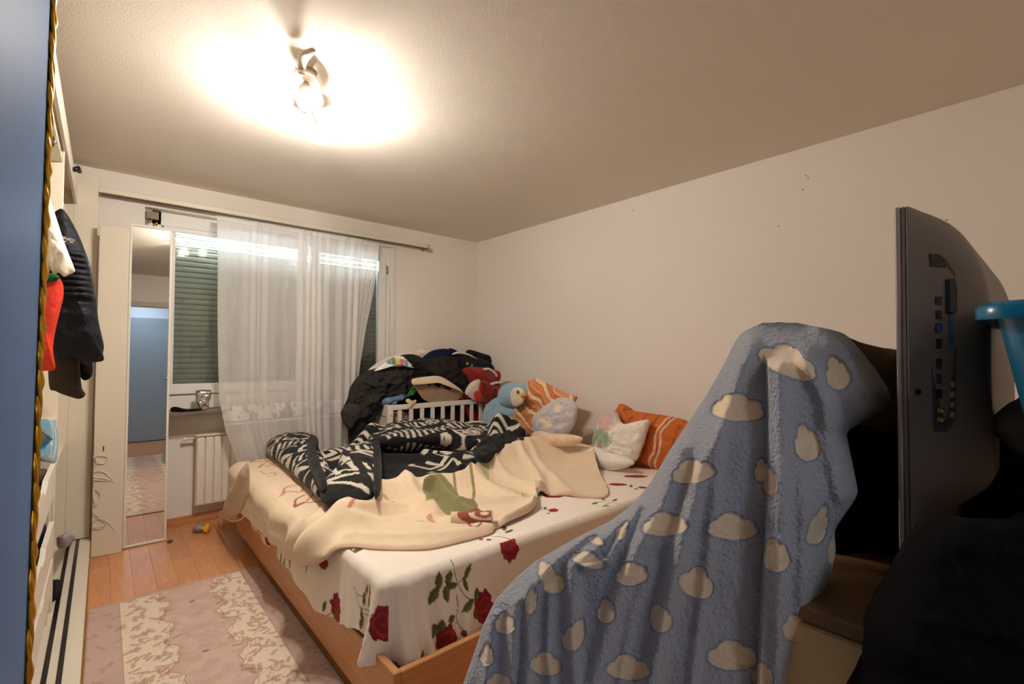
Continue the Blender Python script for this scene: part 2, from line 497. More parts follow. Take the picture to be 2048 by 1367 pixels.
# roller shutter behind the glass
sh = thing('roller_shutter', 'grey-green slatted roller shutter closed behind the window glass', 'shutter', (1.2, 4.36, .97))
m_slat = mat('shutter_slat', (134, 132, 114), .5, var=.06, vscale=4)
bm = bmesh.new(); prof = [(-.006, 0), (-.010, .010), (-.010, .030), (-.004, .0395), (.004, .0395), (.002, .0)]
vsA = [bm.verts.new((0, a, b)) for a, b in prof]; vsB = [bm.verts.new((1.78, a, b)) for a, b in prof]
for i in range(len(prof)):
    j = (i+1) % len(prof); bm.faces.new((vsA[i], vsA[j], vsB[j], vsB[i]))
bm.faces.new(vsA[::-1]); bm.faces.new(vsB)
bmesh.ops.recalc_face_normals(bm, faces=bm.faces)
mslat = bpy.data.meshes.new('slat'); bm.to_mesh(mslat); bm.free(); mslat.materials.append(m_slat)
for i in range(32):
    o = bpy.data.objects.new('slat', mslat); COL.objects.link(o); o.parent = sh; o.location = (.30-1.2, 0, i*.041-.06)
box('backing', (.28, 4.375, .88), (2.10, 4.38, 2.30), m_dark, sh, 0)
for xx in (.285, 2.085): box('guide_rail', (xx-.012, 4.33, .88), (xx+.012, 4.375, 2.30), mat('guide_grey', (120, 120, 112), .4, .6), sh)
# LED strips above the window glass
m_led = mat('led_light', (255, 255, 255), emit=(.72, .84, 1.0), emit_s=45)
for z, nm, lb in ((2.135, 'led_strip', 'upper bright cold-white LED strip along the top of the window'), (2.092, 'led_strip', 'lower thinner cold-white LED strip below the window top')):
    s = .006 if z > 2.12 else .0022
    t = thing(nm, lb, 'light strip', (1.2, 4.33, z))
    box('holder', (.30, 4.336, z-s-.002), (2.06, 4.346, z+s+.002), m_frame, t, .001)
    box('light_bar', (.39, 4.331, z-s), (1.98, 4.336, z+s), m_led, t, .001)

# curtain rail
rl = thing('curtain_rail', 'long white curtain rail board above the window', 'curtain rail', (1.2, 4.1, 2.3))
box('fascia', (-.045, 4.05, 2.318), (2.40, 4.064, 2.352), m_cream, rl, .003)
box('top_board', (-.045, 4.064, 2.338), (2.40, BY, 2.352), m_cream, rl, .002)
m_rail = mat('rail_grey', (150, 138, 120), .4, .3)
for yy in (4.085, 4.125): box('track', (-.03, yy-.008, 2.318), (2.385, yy+.008, 2.338), m_rail, rl, .002)
box('end_cap', (2.40, 4.05, 2.306), (2.412, BY, 2.352), m_rail, rl, .002)

# curtains
def curtain_mat():
    m = bpy.data.materials.new('sheer_curtain'); m.use_nodes = True; nt = m.node_tree; N = nt.nodes; L = nt.links
    N.remove(N['Principled BSDF'])
    d = N.new('ShaderNodeBsdfDiffuse'); d.inputs[0].default_value = (.92, .88, .84, 1)
    t = N.new('ShaderNodeBsdfTranslucent'); t.inputs[0].default_value = (.92, .88, .84, 1)
    tr_ = N.new('ShaderNodeBsdfTransparent')
    at = N.new('ShaderNodeAttribute'); at.attribute_name = 'Col'
    sp = N.new('ShaderNodeSeparateColor'); L.new(at.outputs['Color'], sp.inputs[0])
    m1 = N.new('ShaderNodeMixShader'); m1.inputs[0].default_value = .3; L.new(d.outputs[0], m1.inputs[1]); L.new(t.outputs[0], m1.inputs[2])
    m2 = N.new('ShaderNodeMixShader'); L.new(sp.outputs[0], m2.inputs[0]); L.new(tr_.outputs[0], m2.inputs[1]); L.new(m1.outputs[0], m2.inputs[2])
    L.new(m2.outputs[0], N['Material Output'].inputs[0])
    return m
m_curt = curtain_mat()
def curtain(name, label, ztab, ybase, npl, amp, seed, opac, parent=None, band=True, zbot=.36):
    """ztab: rows (z, x_left, x_right)"""
    nz_, nx_ = 150, 330
    zt = np.array(ztab, float); z = np.linspace(zt[0, 0], zt[-1, 0], nz_)
    xl = np.interp(-z, -zt[:, 0], zt[:, 1]); xr = np.interp(-z, -zt[:, 0], zt[:, 2])
    u = np.linspace(0, 1, nx_)
    Z = np.repeat(z[None], nx_, 0); U = np.repeat(u[:, None], nz_, 1)
    wv = U*npl+.8*np.sin(U*7+seed)+.5*np.sin(U*17+seed*2)+.15*np.sin(Z*1.3+U*6)+.08*fbm(U*6, Z*1.5, seed, 2)
    X_ = xl[None]+(xr-xl)[None]*(U+.006*np.sin(wv*6.283*2))
    g = .6+.4*smooth((2.28-Z)/.5)
    pl = np.sin(wv*6.283); pl = np.sign(pl)*np.abs(pl)**.8
    Y_ = ybase+amp*g*pl+.006*fbm(U*14, Z*3, seed+2., 3)
    P = np.stack([X_, Y_, Z], -1)
    # opacity: fold sides denser, top hem and embroidery band denser
    dx = np.abs(np.gradient(Y_, axis=0)); dx = dx/dx.max()
    op = opac+.35*dx**.6
    op = np.where(Z > ztab[0][0]-.035, .88, op)
    if band:
        zb = .80+.01*np.sin(U*60)
        s = U*(xr-xl).max()*18
        q = ridged(s, (Z-.8)*18, 0, 2, 5)
        emb = (np.abs(Z-.83) < .055)&(q > .25)
        op = np.where(emb, .97, op); op = np.where(np.abs(Z-.755) < .004, .9, op); op = np.where(Z < .755, op+.06, op)
    col = np.repeat(np.clip(op, 0, 1)[..., None], 3, 2)
    o = sheet(name, P, m_curt, parent, 0, col)
    if not parent: tag(o, label, 'curtain', 'sheer curtains')
    return o
curtain('sheer_curtain', 'wide sheer white curtain hanging from the rail down behind the bed', 
        [(2.29, .606, 1.72), (1.9, .625, 1.70), (1.4, .64, 1.69), (.95, .655, 1.68), (.7, .70, 1.67), (.5, .765, 1.66), (.38, .80, 1.66)], 4.040, 11, .016, 1, .56)
curtain('sheer_curtain', 'narrow sheer curtain gathered and swept sideways at the cot side of the window',
        [(2.29, 1.66, 1.895), (2.05, 1.66, 1.88), (1.8, 1.66, 1.84), (1.5, 1.655, 1.78), (1.2, 1.65, 1.73), (1.0, 1.64, 1.71), (.7, 1.60, 1.69), (.40, 1.58, 1.67)], 4.068, 5, .009, 4, .60)

# radiator in the niche
rad = thing('radiator', 'white ribbed panel radiator under the window sill', 'radiator', (.9, 4.2, .14))
m_rad = mat('radiator_enamel', (238, 228, 212), .35)
box('panel', (.535, 4.215, .135), (1.70, 4.235, .655), m_rad, rad, .004)
bm = bmesh.new(); add_box(bm, np.array((0, -.018, 0)), np.array((.046, 0, .50)), .007, 2)
mf = bpy.data.meshes.new('fin'); bm.to_mesh(mf); bm.free(); mf.materials.append(m_rad)
for i in range(21):
    o = bpy.data.objects.new('fin', mf); COL.objects.link(o); o.parent = rad; o.location = (.540+i*.055-.9, 4.214-4.2, .145-.14)
box('top_grille', (.53, 4.19, .655), (1.705, 4.27, .668), m_rad, rad, .003)
tube('valve', [(.53, 4.24, .64), (.48, 4.24, .64), (.47, 4.24, .64), (.455, 4.24, .64)], [.008, .008, .014, .012], m_rad, rad, 12)
tube('pipe', [(1.72, 4.23, .16), (1.78, 4.23, .16), (1.80, 4.23, .13), (1.80, 4.23, .0)], .009, m_rad, rad)
for xx in (.75, 1.45): box('bracket', (xx, 4.235, .2), (xx+.03, NY, .6), m_rad, rad)

# ------------------------------------------------------------------ wardrobe along the left wall
WX = -.15                                    # plane of shelf fronts
wd = thing('wardrobe', 'long open white sliding-door wardrobe along the side wall', 'wardrobe', (-.4, 2.2, 0))
box('plinth', (-.72, .35, 0), (-.04, 4.10, .10), m_cream, wd, .003)
for xx in (-.140, -.099): box('track', (xx-.008, .36, .100), (xx+.008, 4.095, .104), m_black, wd, .001)
tube('gold_edging', linpts([(-.037, .36, .094), (-.037, 4.10, .094)], 60), .0035, m_gold, wd, 6)
box('back_panel', (-.735, .35, .1), (-.72, 4.10, 2.40), m_cream, wd)
box('top_panel', (-.72, .35, 2.30), (-.16, 4.05, 2.32), m_cream, wd)
box('fascia', (-.16, .35, 2.215), (-.145, 4.048, 2.318), m_cream, wd, .002)
box('end_panel', (-.162, 4.05, .105), (-.045, 4.07, 2.424), m_cream, wd)
box('side_panel', (-.72, 4.05, .1), (-.162, 4.07, 2.424), m_cream, wd)
for yy in (1.35, 3.02): box('divider', (-.72, yy-.01, .1), (WX-.005, yy+.01, 2.30), m_cream, wd)
box('shelf', (-.72, 1.36, 2.16), (WX-.01, 3.01, 2.178), m_cream, wd)
box('shelf', (-.72, 3.03, 1.99), (WX-.01, 4.05, 2.008), m_cream, wd)
box('shelf', (-.72, 1.36, .965), (WX-.008, 3.01, .983), m_cream, wd)
box('shelf', (-.72, 3.03, .70), (WX-.02, 4.05, .718), m_cream, wd)
for yy0_, yy1_, z_ in ((1.36, 3.01, 2.08), (3.03, 4.04, 1.93)): tube('clothes_rail', [(-.43, yy0_, z_), (-.43, yy1_, z_)], .012, m_chrome, wd)
for zt in (.80, .55, .39):
    # drawer with a cut-out finger notch in its front
    zb = zt-.13
    pts2 = [(1.38, zb), (2.86, zb), (2.86, zt), (2.50, zt), (2.46, zt-.02), (2.40, zt-.028), (2.34, zt-.02), (2.30, zt), (1.38, zt)]
    bm = bmesh.new()
    A = [bm.verts.new((WX-.014, y, z)) for y, z in pts2]; B = [bm.verts.new((WX+.002, y, z)) for y, z in pts2]
    bm.faces.new(A); bm.faces.new(B[::-1])
    for i in range(len(pts2)):
        j = (i+1) % len(pts2); bm.faces.new((A[i], B[i], B[j], A[j]))
    bmesh.ops.recalc_face_normals(bm, faces=bm.faces)
    dr = bmobj('drawer', bm, m_white, wd)
    box('drawer_bottom', (-.70, 1.39, zb+.005), (WX-.015, 2.85, zb+.015), m_cream, dr)
    for yy in (1.39, 2.84): box('drawer_side', (-.70, yy, zb+.015), (WX-.015, yy+.012, zt-.03), m_cream, dr)
box('inner_side', (-.70, 2.88, .1), (WX-.012, 2.895, .965), m_cream, wd)
# bracket on the fascia
tube('bracket', [(-.14, 3.45, 2.26), (-.125, 3.47, 2.28), (-.12, 3.50, 2.27)], .012, m_black, wd)
# sliding door near the camera
m_doorface = mat('blue_lit_door', (96, 124, 168), .5, var=.08, vscale=2, spec=.08, ior=1.2)  # blue of the hall light is put into the door's base colour
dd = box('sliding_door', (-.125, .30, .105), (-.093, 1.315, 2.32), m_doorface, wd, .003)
box('door_edge', (-.128, 1.315, .105), (-.088, 1.325, 2.32), mat('door_edge_white', (225, 214, 215), .3), dd, .002)
zz = np.linspace(.11, 2.32, 420)
gp = np.stack([-.0895+.0016*np.sin(zz*62), 1.306+.0035*np.sin(zz*62+.8), zz], 1)
V1 = tube_arrays(gp, .0052+.0016*np.sin(zz*124), 8)
gp2 = np.stack([-.0885+.0014*np.sin(zz*62+3.1), 1.3065-.0035*np.sin(zz*62+.8), zz], 1)
V2 = tube_arrays(gp2, .0040, 8)
Vj, Fj = join_arrays([V1, V2]); meshobj('gold_trim', Vj, Fj, m_gold, dd)
for _o in [dd]+list(dd.children):
    for _v in _o.data.vertices: _v.co.y += (_v.co.z-1.0)*.085-.095

# detached door panel with carved flowers, and the tall mirror panel
pn = thing('carved_door_panel', 'tall cream door panel with carved tulips and keyhole beside the mirror', 'door panel', (.04, 3.95, 0))
a0, a1 = np.array((-.034, 3.962)), np.array((.112, 3.945))
dvec = (a1-a0)/np.linalg.norm(a1-a0); ang = math.atan2(dvec[1], dvec[0])
cpn = (a0+a1)/2
pb = obox('panel', (cpn[0], cpn[1]+.012, 1.045), (np.linalg.norm(a1-a0), .022, 2.09), Matrix.Rotation(ang, 3, 'Z'), m_cream, pn, .003)
def panel_pts(lst):
    q = np.array([pt(x, y, Y=3.952) for x, y in lst]); return q
m_carve = mat('carved_relief', (230, 220, 200), .45)
strokes = [[(185, 916), (192, 911), (205, 911), (215, 914), (214, 922), (206, 927), (196, 925), (186, 934)], [(196, 925), (191, 918), (192, 912)],
           [(185, 943), (198, 941), (212, 946), (224, 958), (229, 964)], [(185, 952), (200, 955), (215, 958), (229, 964)], [(186, 957), (204, 960), (216, 960)],
           [(190, 975), (199, 985), (200, 998), (193, 1008), (186, 1012)], [(188, 978), (186, 990), (190, 1006)], [(185, 1024), (200, 1034), (218, 1046), (233, 1066)],
           [(185, 1044), (196, 1036), (210, 1044)], [(185, 1050), (200, 1052), (214, 1047)], [(185, 1054), (198, 1056), (210, 1052)]]
pts_ = []
for s in strokes:
    q = catmull(panel_pts(s), 26); q[:, 1] -= .001
    pts_.append(tube_arrays(q, .0032, 6, .8))
Vj, Fj = join_arrays(pts_); meshobj('carving', Vj, Fj, m_carve, pn)
box('keyhole', pt(207, 896, Y=3.951)-np.array((.003, .0008, .016)), pt(207, 896, Y=3.951)+np.array((.003, .0012, .014)), mat('keyhole_brown', (110, 50, 30), .6), pn, .001)

mr_ = thing('mirror_panel', 'tall narrow white-framed mirror leaning in front of the window recess', 'mirror', (.23, 4.0, 0))
b0, b1 = np.array((.118, 4.006)), np.array((.348, 4.004))
wM = np.linalg.norm(b1-b0); angM = math.atan2(*(b1-b0)[::-1])
TILT = math.radians(-.9)
RM = Matrix.Rotation(angM, 3, 'Z') @ Matrix.Rotation(TILT, 3, 'X')
def mloc(u, v, w_):  # u across, v out of the mirror's back, w up
    q = RM @ Vector((u, v, w_)); return np.array((b0[0]+(b1-b0)[0]/2+q.x, b0[1]+(b1-b0)[1]/2+q.y, q.z+.004))
HM = 2.135
for (u0, u1, z0, z1) in ((-wM/2, -wM/2+.013, 0, HM), (wM/2-.013, wM/2, 0, HM), (-wM/2+.013, wM/2-.013, 0, .014), (-wM/2+.013, wM/2-.013, HM-.014, HM)):
    obox('mirror_frame', mloc((u0+u1)/2, 0, (z0+z1)/2), (u1-u0, .022, z1-z0), RM, m_white, mr_, .002)
m_mirror = mat('mirror_glass', (232, 234, 230), .015, 1.0)
obox('mirror_glass', mloc(0, 0, HM/2), (wM-.024, .006, HM-.026), RM, m_mirror, mr_, 0)
obox('edge_board', mloc(-wM/2-.009, .004, HM/2-.01), (.016, .03, HM-.02), RM, m_cream, mr_, .002)

# brass fittings over the mirror
ft = thing('blind_fitting', 'small brass and grey bracket above the mirror by the recess corner', 'bracket', pt(300, 440, Y=4.2))
box('bracket_plate', pt(292, 420, Y=4.2), pt(318, 440, Y=4.2)+np.array((0, .02, 0)), mat('bracket_grey', (120, 105, 88), .5, .4), ft, .002)
lathe('knob', [(.0, 0), (.011, 0), (.011, .015), (.006, .02), (.009, .03), (0, .036)], pt(299, 440, Y=4.19)-np.array((0, 0, .02)), (0, 0, 1), m_brass, ft, 14)
lathe('knob', [(.0, 0), (.007, 0), (.007, .02), (.004, .026), (0, .03)], pt(313, 445, Y=4.19)-np.array((0, 0, .02)), (0, 0, 1), m_brass, ft, 14)

# ------------------------------------------------------------------ ceiling lamp
m_bulb = mat('bulb_glow', (255, 240, 220), emit=BULB_COLOR, emit_s=BULB_POWER)
m_lampw = mat('lamp_white', (222, 205, 186), .35)
m_lglass = bpy.data.materials.new('lamp_glass'); m_lglass.use_nodes = True
_nt = m_lglass.node_tree; _b = _nt.nodes['Principled BSDF']; _b.inputs['Alpha'].default_value = .25; _b.inputs['Roughness'].default_value = .1; _b.inputs['Base Color'].default_value = (1, .97, .92, 1)
lp = thing('ceiling_lamp', 'lit ceiling spotlight lamp with curved white arm and clear glass shades', 'lamp', (.62, 2.05, 2.5))
def ell(px_list, z, th, name, m):
    q = catmull(px_list, 40, True); P = pt(q[:, 0], q[:, 1], Z=z); bm = bmesh.new()
    A = [bm.verts.new(p) for p in P]; B = [bm.verts.new(p+np.array((0, 0, th))) for p in P]
    bm.faces.new(A); bm.faces.new(B)
    for i in range(len(A)): bm.faces.new((A[i], A[(i+1) % len(A)], B[(i+1) % len(A)], B[i]))
    bmesh.ops.recalc_face_normals(bm, faces=bm.faces)
    return bmobj(name, bm, m, lp)
ell([(583, 155), (590, 144), (605, 142), (625, 150), (638, 165), (640, 182), (628, 178), (612, 172), (596, 178), (586, 168)], 2.445, .010, 'lamp_plate', m_lampw)
ce = (pt(612, 165, Z=2.45))
tube('lamp_stem', [(ce[0], ce[1], 2.45), (ce[0], ce[1], 2.47), (ce[0], ce[1], 2.49), (ce[0], ce[1], 2.5)], [.012, .012, .014, .045], m_lampw, lp, 20)
arm = catmull(np.array([pt(603, 148, Z=2.400), pt(602, 136, Z=2.440), pt(604, 122, Z=2.430), pt(612, 110, Z=2.425), pt(622, 102, Z=2.425), pt(628, 98, Z=2.427)]), 30)
tube('lamp_arm', arm, np.interp(np.linspace(0, 1, 30), [0, .3, .8, 1], [.012, .018, .021, .010]), m_lampw, lp, 14, .35)
BUL = [pt(616, 192, Z=2.39), pt(592, 236, Z=2.38), pt(643, 264, Z=2.38)]
AXS = [(.3, -.2, -.9), (-.9, -.1, -.55), (.8, .5, -.6)]
for i, (b_, ax_) in enumerate(zip(BUL, AXS)):
    ax_ = np.array(ax_, float); ax_ /= np.linalg.norm(ax_)
    s = lathe('spot_cup', [(.0, -.055), (.014, -.053), (.026, -.042), (.033, -.024), (.036, -.006), (.034, -.006), (.030, -.026), (.022, -.040), (.0, -.046)], b_, ax_, m_lampw, lp, 24)
    th = np.linspace(.25, math.pi, 9)
    lathe('bulb', [(.0, -.026)]+[(.020*math.sin(t), -.020*math.cos(t)) for t in th], b_, ax_, m_bulb, lp, 16)
    th = np.linspace(.45, 1.9, 9)
    lathe('glass_shade', [(.055*math.sin(t), .02-.055*math.cos(t)) for t in th], b_, ax_, m_lglass, lp, 28)
    top = b_-ax_*.055
    tube('spot_stem', catmull(np.array([top, top*.5+ce*.5+np.array((0, 0, .0)), ce]), 14), .005, m_chrome, lp, 8)
# beige cone shade and thin pins
cn = [pt(597, 213, Z=2.405), pt(606, 226, Z=2.395), pt(637, 208, Z=2.420), pt(636, 198, Z=2.425), pt(612, 201, Z=2.415)]
bm = bmesh.new(); A = [bm.verts.new(p) for p in cn]; B = [bm.verts.new(p+np.array((0, 0, .014))) for p in cn]
bm.faces.new(A); bm.faces.new(B)
for i in range(5): bm.faces.new((A[i], A[(i+1) % 5], B[(i+1) % 5], B[i]))
bmesh.ops.recalc_face_normals(bm, faces=bm.faces); bmesh.ops.bevel(bm, geom=bm.edges[:], offset=.003, segments=2, affect='EDGES')
bmobj('lamp_cone', bm, m_lampw, lp)
tube('pin', [pt(595, 211, Z=2.405), pt(566, 219, Z=2.33)], .0012, m_chrome, lp, 6)
tube('pin', [pt(619, 168, Z=2.435), pt(619, 193, Z=2.415)], .0016, m_chrome, lp, 6)
tube('pin', catmull(np.array([pt(572, 202, Z=2.395), pt(588, 215, Z=2.445), pt(596, 234, Z=2.33)]), 10), .0018, m_chrome, lp, 6)

# ------------------------------------------------------------------ rug
def make_rug():
    x0, x1, y0, y1 = -.036, .738, -.1, 3.17
    nu, nv = 360, 1180
    U, V = np.meshgrid(np.linspace(x0, x1, nu), np.linspace(y0, y1, nv), indexing='ij')
    Z = .010+.0012*fbm(U*30, V*30, 0, 2, 3)
    edge = np.minimum(np.minimum(U-x0, x1-U), np.minimum(V-y0, y1-V)); Z = Z-.006*np.exp(-edge/.004)
    col = C3((202, 172, 158), U.shape)
    n1 = fbm(U*22, V*22, 0, 4, 11)
    col = mixc(col, smooth((n1-.05)*4)*.5, (214, 188, 172)); col = mixc(col, smooth((-n1-.1)*4)*.35, (186, 152, 138))
    wob = .020*np.sin(V*26)+.010*np.sin(V*55+1)+.006*fbm(V*40, U*8, 0, 2, 2)
    xl_, xr_ = .255+wob, .475-wob*1.1
    creamL = (U > .085)&(U < xl_); creamR = (U > xr_)&(U < .628)
    cream = creamL | creamR
    col = mixc(col, cream*1., (226, 208, 186))
    outer = (U <= .085)|(U >= .628)
    col = mixc(col, outer*.75, (192, 164, 152))
    # wavy outlines
    for e_, s_ in ((xl_, 1), (xr_, -1)):
        d = np.abs(U-e_); col = mixc(col, np.exp(-(d/.0028)**2)*.8, (160, 120, 100)); d = np.abs(U-e_-s_*.011); col = mixc(col, np.exp(-(d/.0016)**2)*.55, (176, 138, 120))
    for e_ in (.085, .628): col = mixc(col, np.exp(-((U-e_)/.0024)**2)*.7, (168, 134, 122))
    # sprays of small leaves: strokes along curling stems
    r2 = np.random.RandomState(5)
    leaf = np.zeros(U.shape); red = np.zeros(U.shape)
    gx, gy = x0, y0; dx_, dy_ = (x1-x0)/(nu-1), (y1-y0)/(nv-1)
    def dab(cx, cy, L, wd, an, tgt, s=1.0):
        i0, i1 = int((cx-L-gx)/dx_), int((cx+L-gx)/dx_)+2; j0, j1 = int((cy-L-gy)/dy_), int((cy+L-gy)/dy_)+2
        i0, j0 = max(i0, 0), max(j0, 0); i1, j1 = min(i1, nu), min(j1, nv)
        if i1 <= i0 or j1 <= j0: return
        u, v = U[i0:i1, j0:j1]-cx, V[i0:i1, j0:j1]-cy
        a = u*math.cos(an)+v*math.sin(an); b = -u*math.sin(an)+v*math.cos(an); b = b-.25*a*a/L
        q = np.clip(1.3-np.abs(b)/(wd*(1-(a/L)**2).clip(0.01)), 0, 1)*(np.abs(a) < L)*s
        tgt[i0:i1, j0:j1] = np.maximum(tgt[i0:i1, j0:j1], q)
    def spray(cx, cy, an, n, L):
        x_, y_ = cx, cy
        turn = r2.uniform(-.35, .35)
        for i in range(n):
            an += turn*.5+r2.uniform(-.15, .15); x_ += math.cos(an)*L*.9; y_ += math.sin(an)*L*.9
            dab(x_, y_, L*.8, .0018, an, leaf, .9)
            for s in (-1, 1): dab(x_+math.cos(an+s*.9)*L*.6, y_+math.sin(an+s*.9)*L*.6, L*.7, .0034, an+s*.9, leaf, r2.uniform(.7, 1))
    for yy in np.arange(1.2, y1-.03, .05):
        for bx0, bx1 in ((.10, .25), (.48, .62)):
            for _ in range(5): spray(r2.uniform(bx0, bx1), yy+r2.uniform(-.03, .03), r2.uniform(0, 6.28), 5, .009)
        for bx0, bx1 in ((-.02, .08), (.64, .73)):
            spray(r2.uniform(bx0, bx1), yy+r2.uniform(-.03, .03), r2.uniform(0, 6.28), 4, .011)
    for yy in (2.35, 1.75, 2.05):
        for bx in (.21, .54, .12):
            for _ in range(26): dab(bx+r2.normal(0, .016), yy+r2.normal(0, .03), .007, .004, r2.uniform(0, 6.28), red)
    col = mixc(col, leaf*np.where(outer, .5, .75), (150, 106, 84)); col = mixc(col, red*.55, (170, 92, 84))
    for (px_, py_, s_) in ((385, 1202, .012), (412, 1300, .012), (358, 1291, .004), (197, 1292, .006), (222, 1267, .002)):
        p = pt(px_, py_, Z=.01); d = np.hypot((U-p[0])/1.4, V-p[1])+.004*fbm(U*90, V*90, 0, 2, 8); col = mixc(col, smooth((s_-d)/.004)*.75, (120, 96, 76))
    for e_, s_ in ((xl_, -1), (xr_, 1)):
        q = np.abs(U-e_-s_*(.014+.007*np.sin(V*120))); col = mixc(col, (q < .0022)*.6, (160, 118, 98))
    band = (V > y1-.035); col = mixc(col, band*.9, (190, 164, 142))
    col = mixc(col, (U > x1-.008)*1., (150, 158, 160))
    o = sheet('rug', np.stack([U, V, Z], -1), mat('rug_pile', attr=True, rough=.95, var=.08, vscale=160, bump=.5, bscale=700, bdist=.002), None, .008, col)
    tag(o, 'faded pink rug with cream floral scroll bands on the wooden floor beside the bed', 'rug')
make_rug()

# ------------------------------------------------------------------ bed
bx0_, bx1_, by0_, by1_ = .72, 3.0, 1.40, 3.735
bed = thing('bed', 'wide low beech bed with mattress standing against the long wall', 'bed', (1.85, 2.55, 0))
box('side_rail', (bx0_, by0_, .062), (bx0_+.026, by1_, .266), m_bed, bed, .003)
box('foot_rail', (bx0_+.0265, by0_, .062), (bx1_, by0_+.026, .262), m_bedx, bed, .003)
box('foot_rail', (bx0_+.0265, by1_-.026, .062), (bx1_, by1_, .262), m_bedx, bed, .003)
box('head_rail', (bx1_-.026, by0_+.027, .062), (bx1_, by1_-.027, .266), m_bed, bed, .003)
box('base', (bx0_+.06, by0_+.08, 0), (bx1_-.06, by1_-.06, .062), m_bed, bed, .003)
box('mattress', (.765, 1.545, .10), (2.96, 3.69, .478), mat('mattress_cloth', (230, 224, 214), .9), bed, .04, 4)
ZT = .50

# ------------------------------------------------------------------ printed sheet
m_print = mat('printed_cotton', attr=True, rough=.85, bump=.25, bscale=60, bdist=.004)
RED, RED2, GRN, GRN2 = (150, 30, 40), (104, 16, 26), (92, 92, 44), (128, 124, 72)
def leafm(U, V, cx, cy, L, wd, an):
    u, v = U-cx, V-cy; a = u*math.cos(an)+v*math.sin(an); b = -u*math.sin(an)+v*math.cos(an)
    q = (a/L); m_ = (np.abs(q) < 1)&(np.abs(b) < wd*np.cos(q*math.pi/2)**.8)
    return m_, b
def leaves(col, U, V, lst):
    for cx, cy, L, wd, an in lst:
        near = (np.abs(U-cx) < L*1.2)&(np.abs(V-cy) < L*1.2)
        if not near.any(): continue
        m_, b = leafm(U, V, cx, cy, L, wd, an)
        col = mixc(col, m_*1., GRN); col = mixc(col, (m_&(b > 0))*.35, GRN2); col = mixc(col, (m_&(np.abs(b) < wd*.08))*.6, (60, 66, 30))
    return col
def stem(col, U, V, pts, w_=.0022, c=(100, 104, 54)):
    d, _, _ = seg_dist(U, V, catmull(pts, 16)); return mixc(col, smooth((w_-d)/.0012+.5), c)
def rose(col, U, V, cx, cy, rx, ry, an=0.0, seed=0):
    u, v = U-cx, V-cy; a = (u*math.cos(an)+v*math.sin(an))/rx; b = (-u*math.sin(an)+v*math.cos(an))/ry
    r = np.hypot(a, b); t = np.arctan2(b, a)
    R_ = .86+.10*np.abs(np.sin(t*2.5+seed))+.07*vnoise(np.cos(t)*3, np.sin(t)*3, seed, 3)+.05*np.sin(t*9+seed)
    m_ = r < R_
    sw = np.sin(r*13-t*1.0+2.2*vnoise(a*2, b*2, seed, 5)*2+seed); sh_ = smooth(.5+.5*sw)
    col = mixc(col, m_*1., RED); col = mixc(col, m_*sh_*.65, RED2); col = mixc(col, (m_&(sw < -.86))*.35, (190, 70, 74))
    return col

def paint_top(U, V):
    """U, V: world x, y over the mattress top"""
    col = C3((240, 228, 212), U.shape)
    def g(x, y): p = pt(x, y, Z=ZT+.005); return p[0], p[1]
    for (x, y, rx, ry, an, s) in ((1033, 1088, .052, .060, .3, 1), (1243, 1016, .050, .055, .2, 2), (1107, 1018, .030, .026, .2, 3), (1106, 990, .060, .042, -.7, 4),
                                  (1272, 951, .085, .034, -.7, 5), (1236, 967, .062, .030, -.7, 6), (1285, 973, .03, .02, -.6, 7), (1258, 932, .07, .03, -.7, 8), (962, 1076, .012, .010, 0, 9), (978, 1077, .013, .011, 0, 10)):
        cx, cy = g(x, y); col = rose(col, U, V, cx, cy, rx, ry, an, s)
    for pts in ([(985, 1070), (1005, 1072), (1020, 1076)], [(1052, 1102), (1058, 1112)], [(1205, 1012), (1222, 1003), (1235, 1005)], [(1190, 1005), (1205, 1000), (1230, 1000)], [(1085, 1018), (1098, 1016)]):
        col = stem(col, U, V, [g(*p) for p in pts])
    lv = []
    for (x, y, L, wd, an) in ((1008, 1054, .030, .013, .9), (1018, 1060, .028, .012, .2), (1056, 1104, .018, .010, 1.5), (1062, 1112, .02, .01, -.5), (1090, 1014, .02, .009, .6), (1097, 1024, .015, .007, 0), (1190, 1004, .03, .010, .1),
                              (1206, 996, .02, .009, .9), (1212, 1010, .02, .008, -.5), (1230, 998, .028, .010, .2), (1222, 1012, .016, .007, 1.4), (1262, 970, .03, .010, .6), (1272, 976, .02, .008, 0), (698, 1097, .045, .014, .9), (712, 1099, .05, .016, .4), (727, 1093, .02, .008, .2), (1000, 1048, .02, .01, .2)):
        cx, cy = g(x, y); lv.append((cx, cy, L, wd, an))
    return leaves(col, U, V, lv)

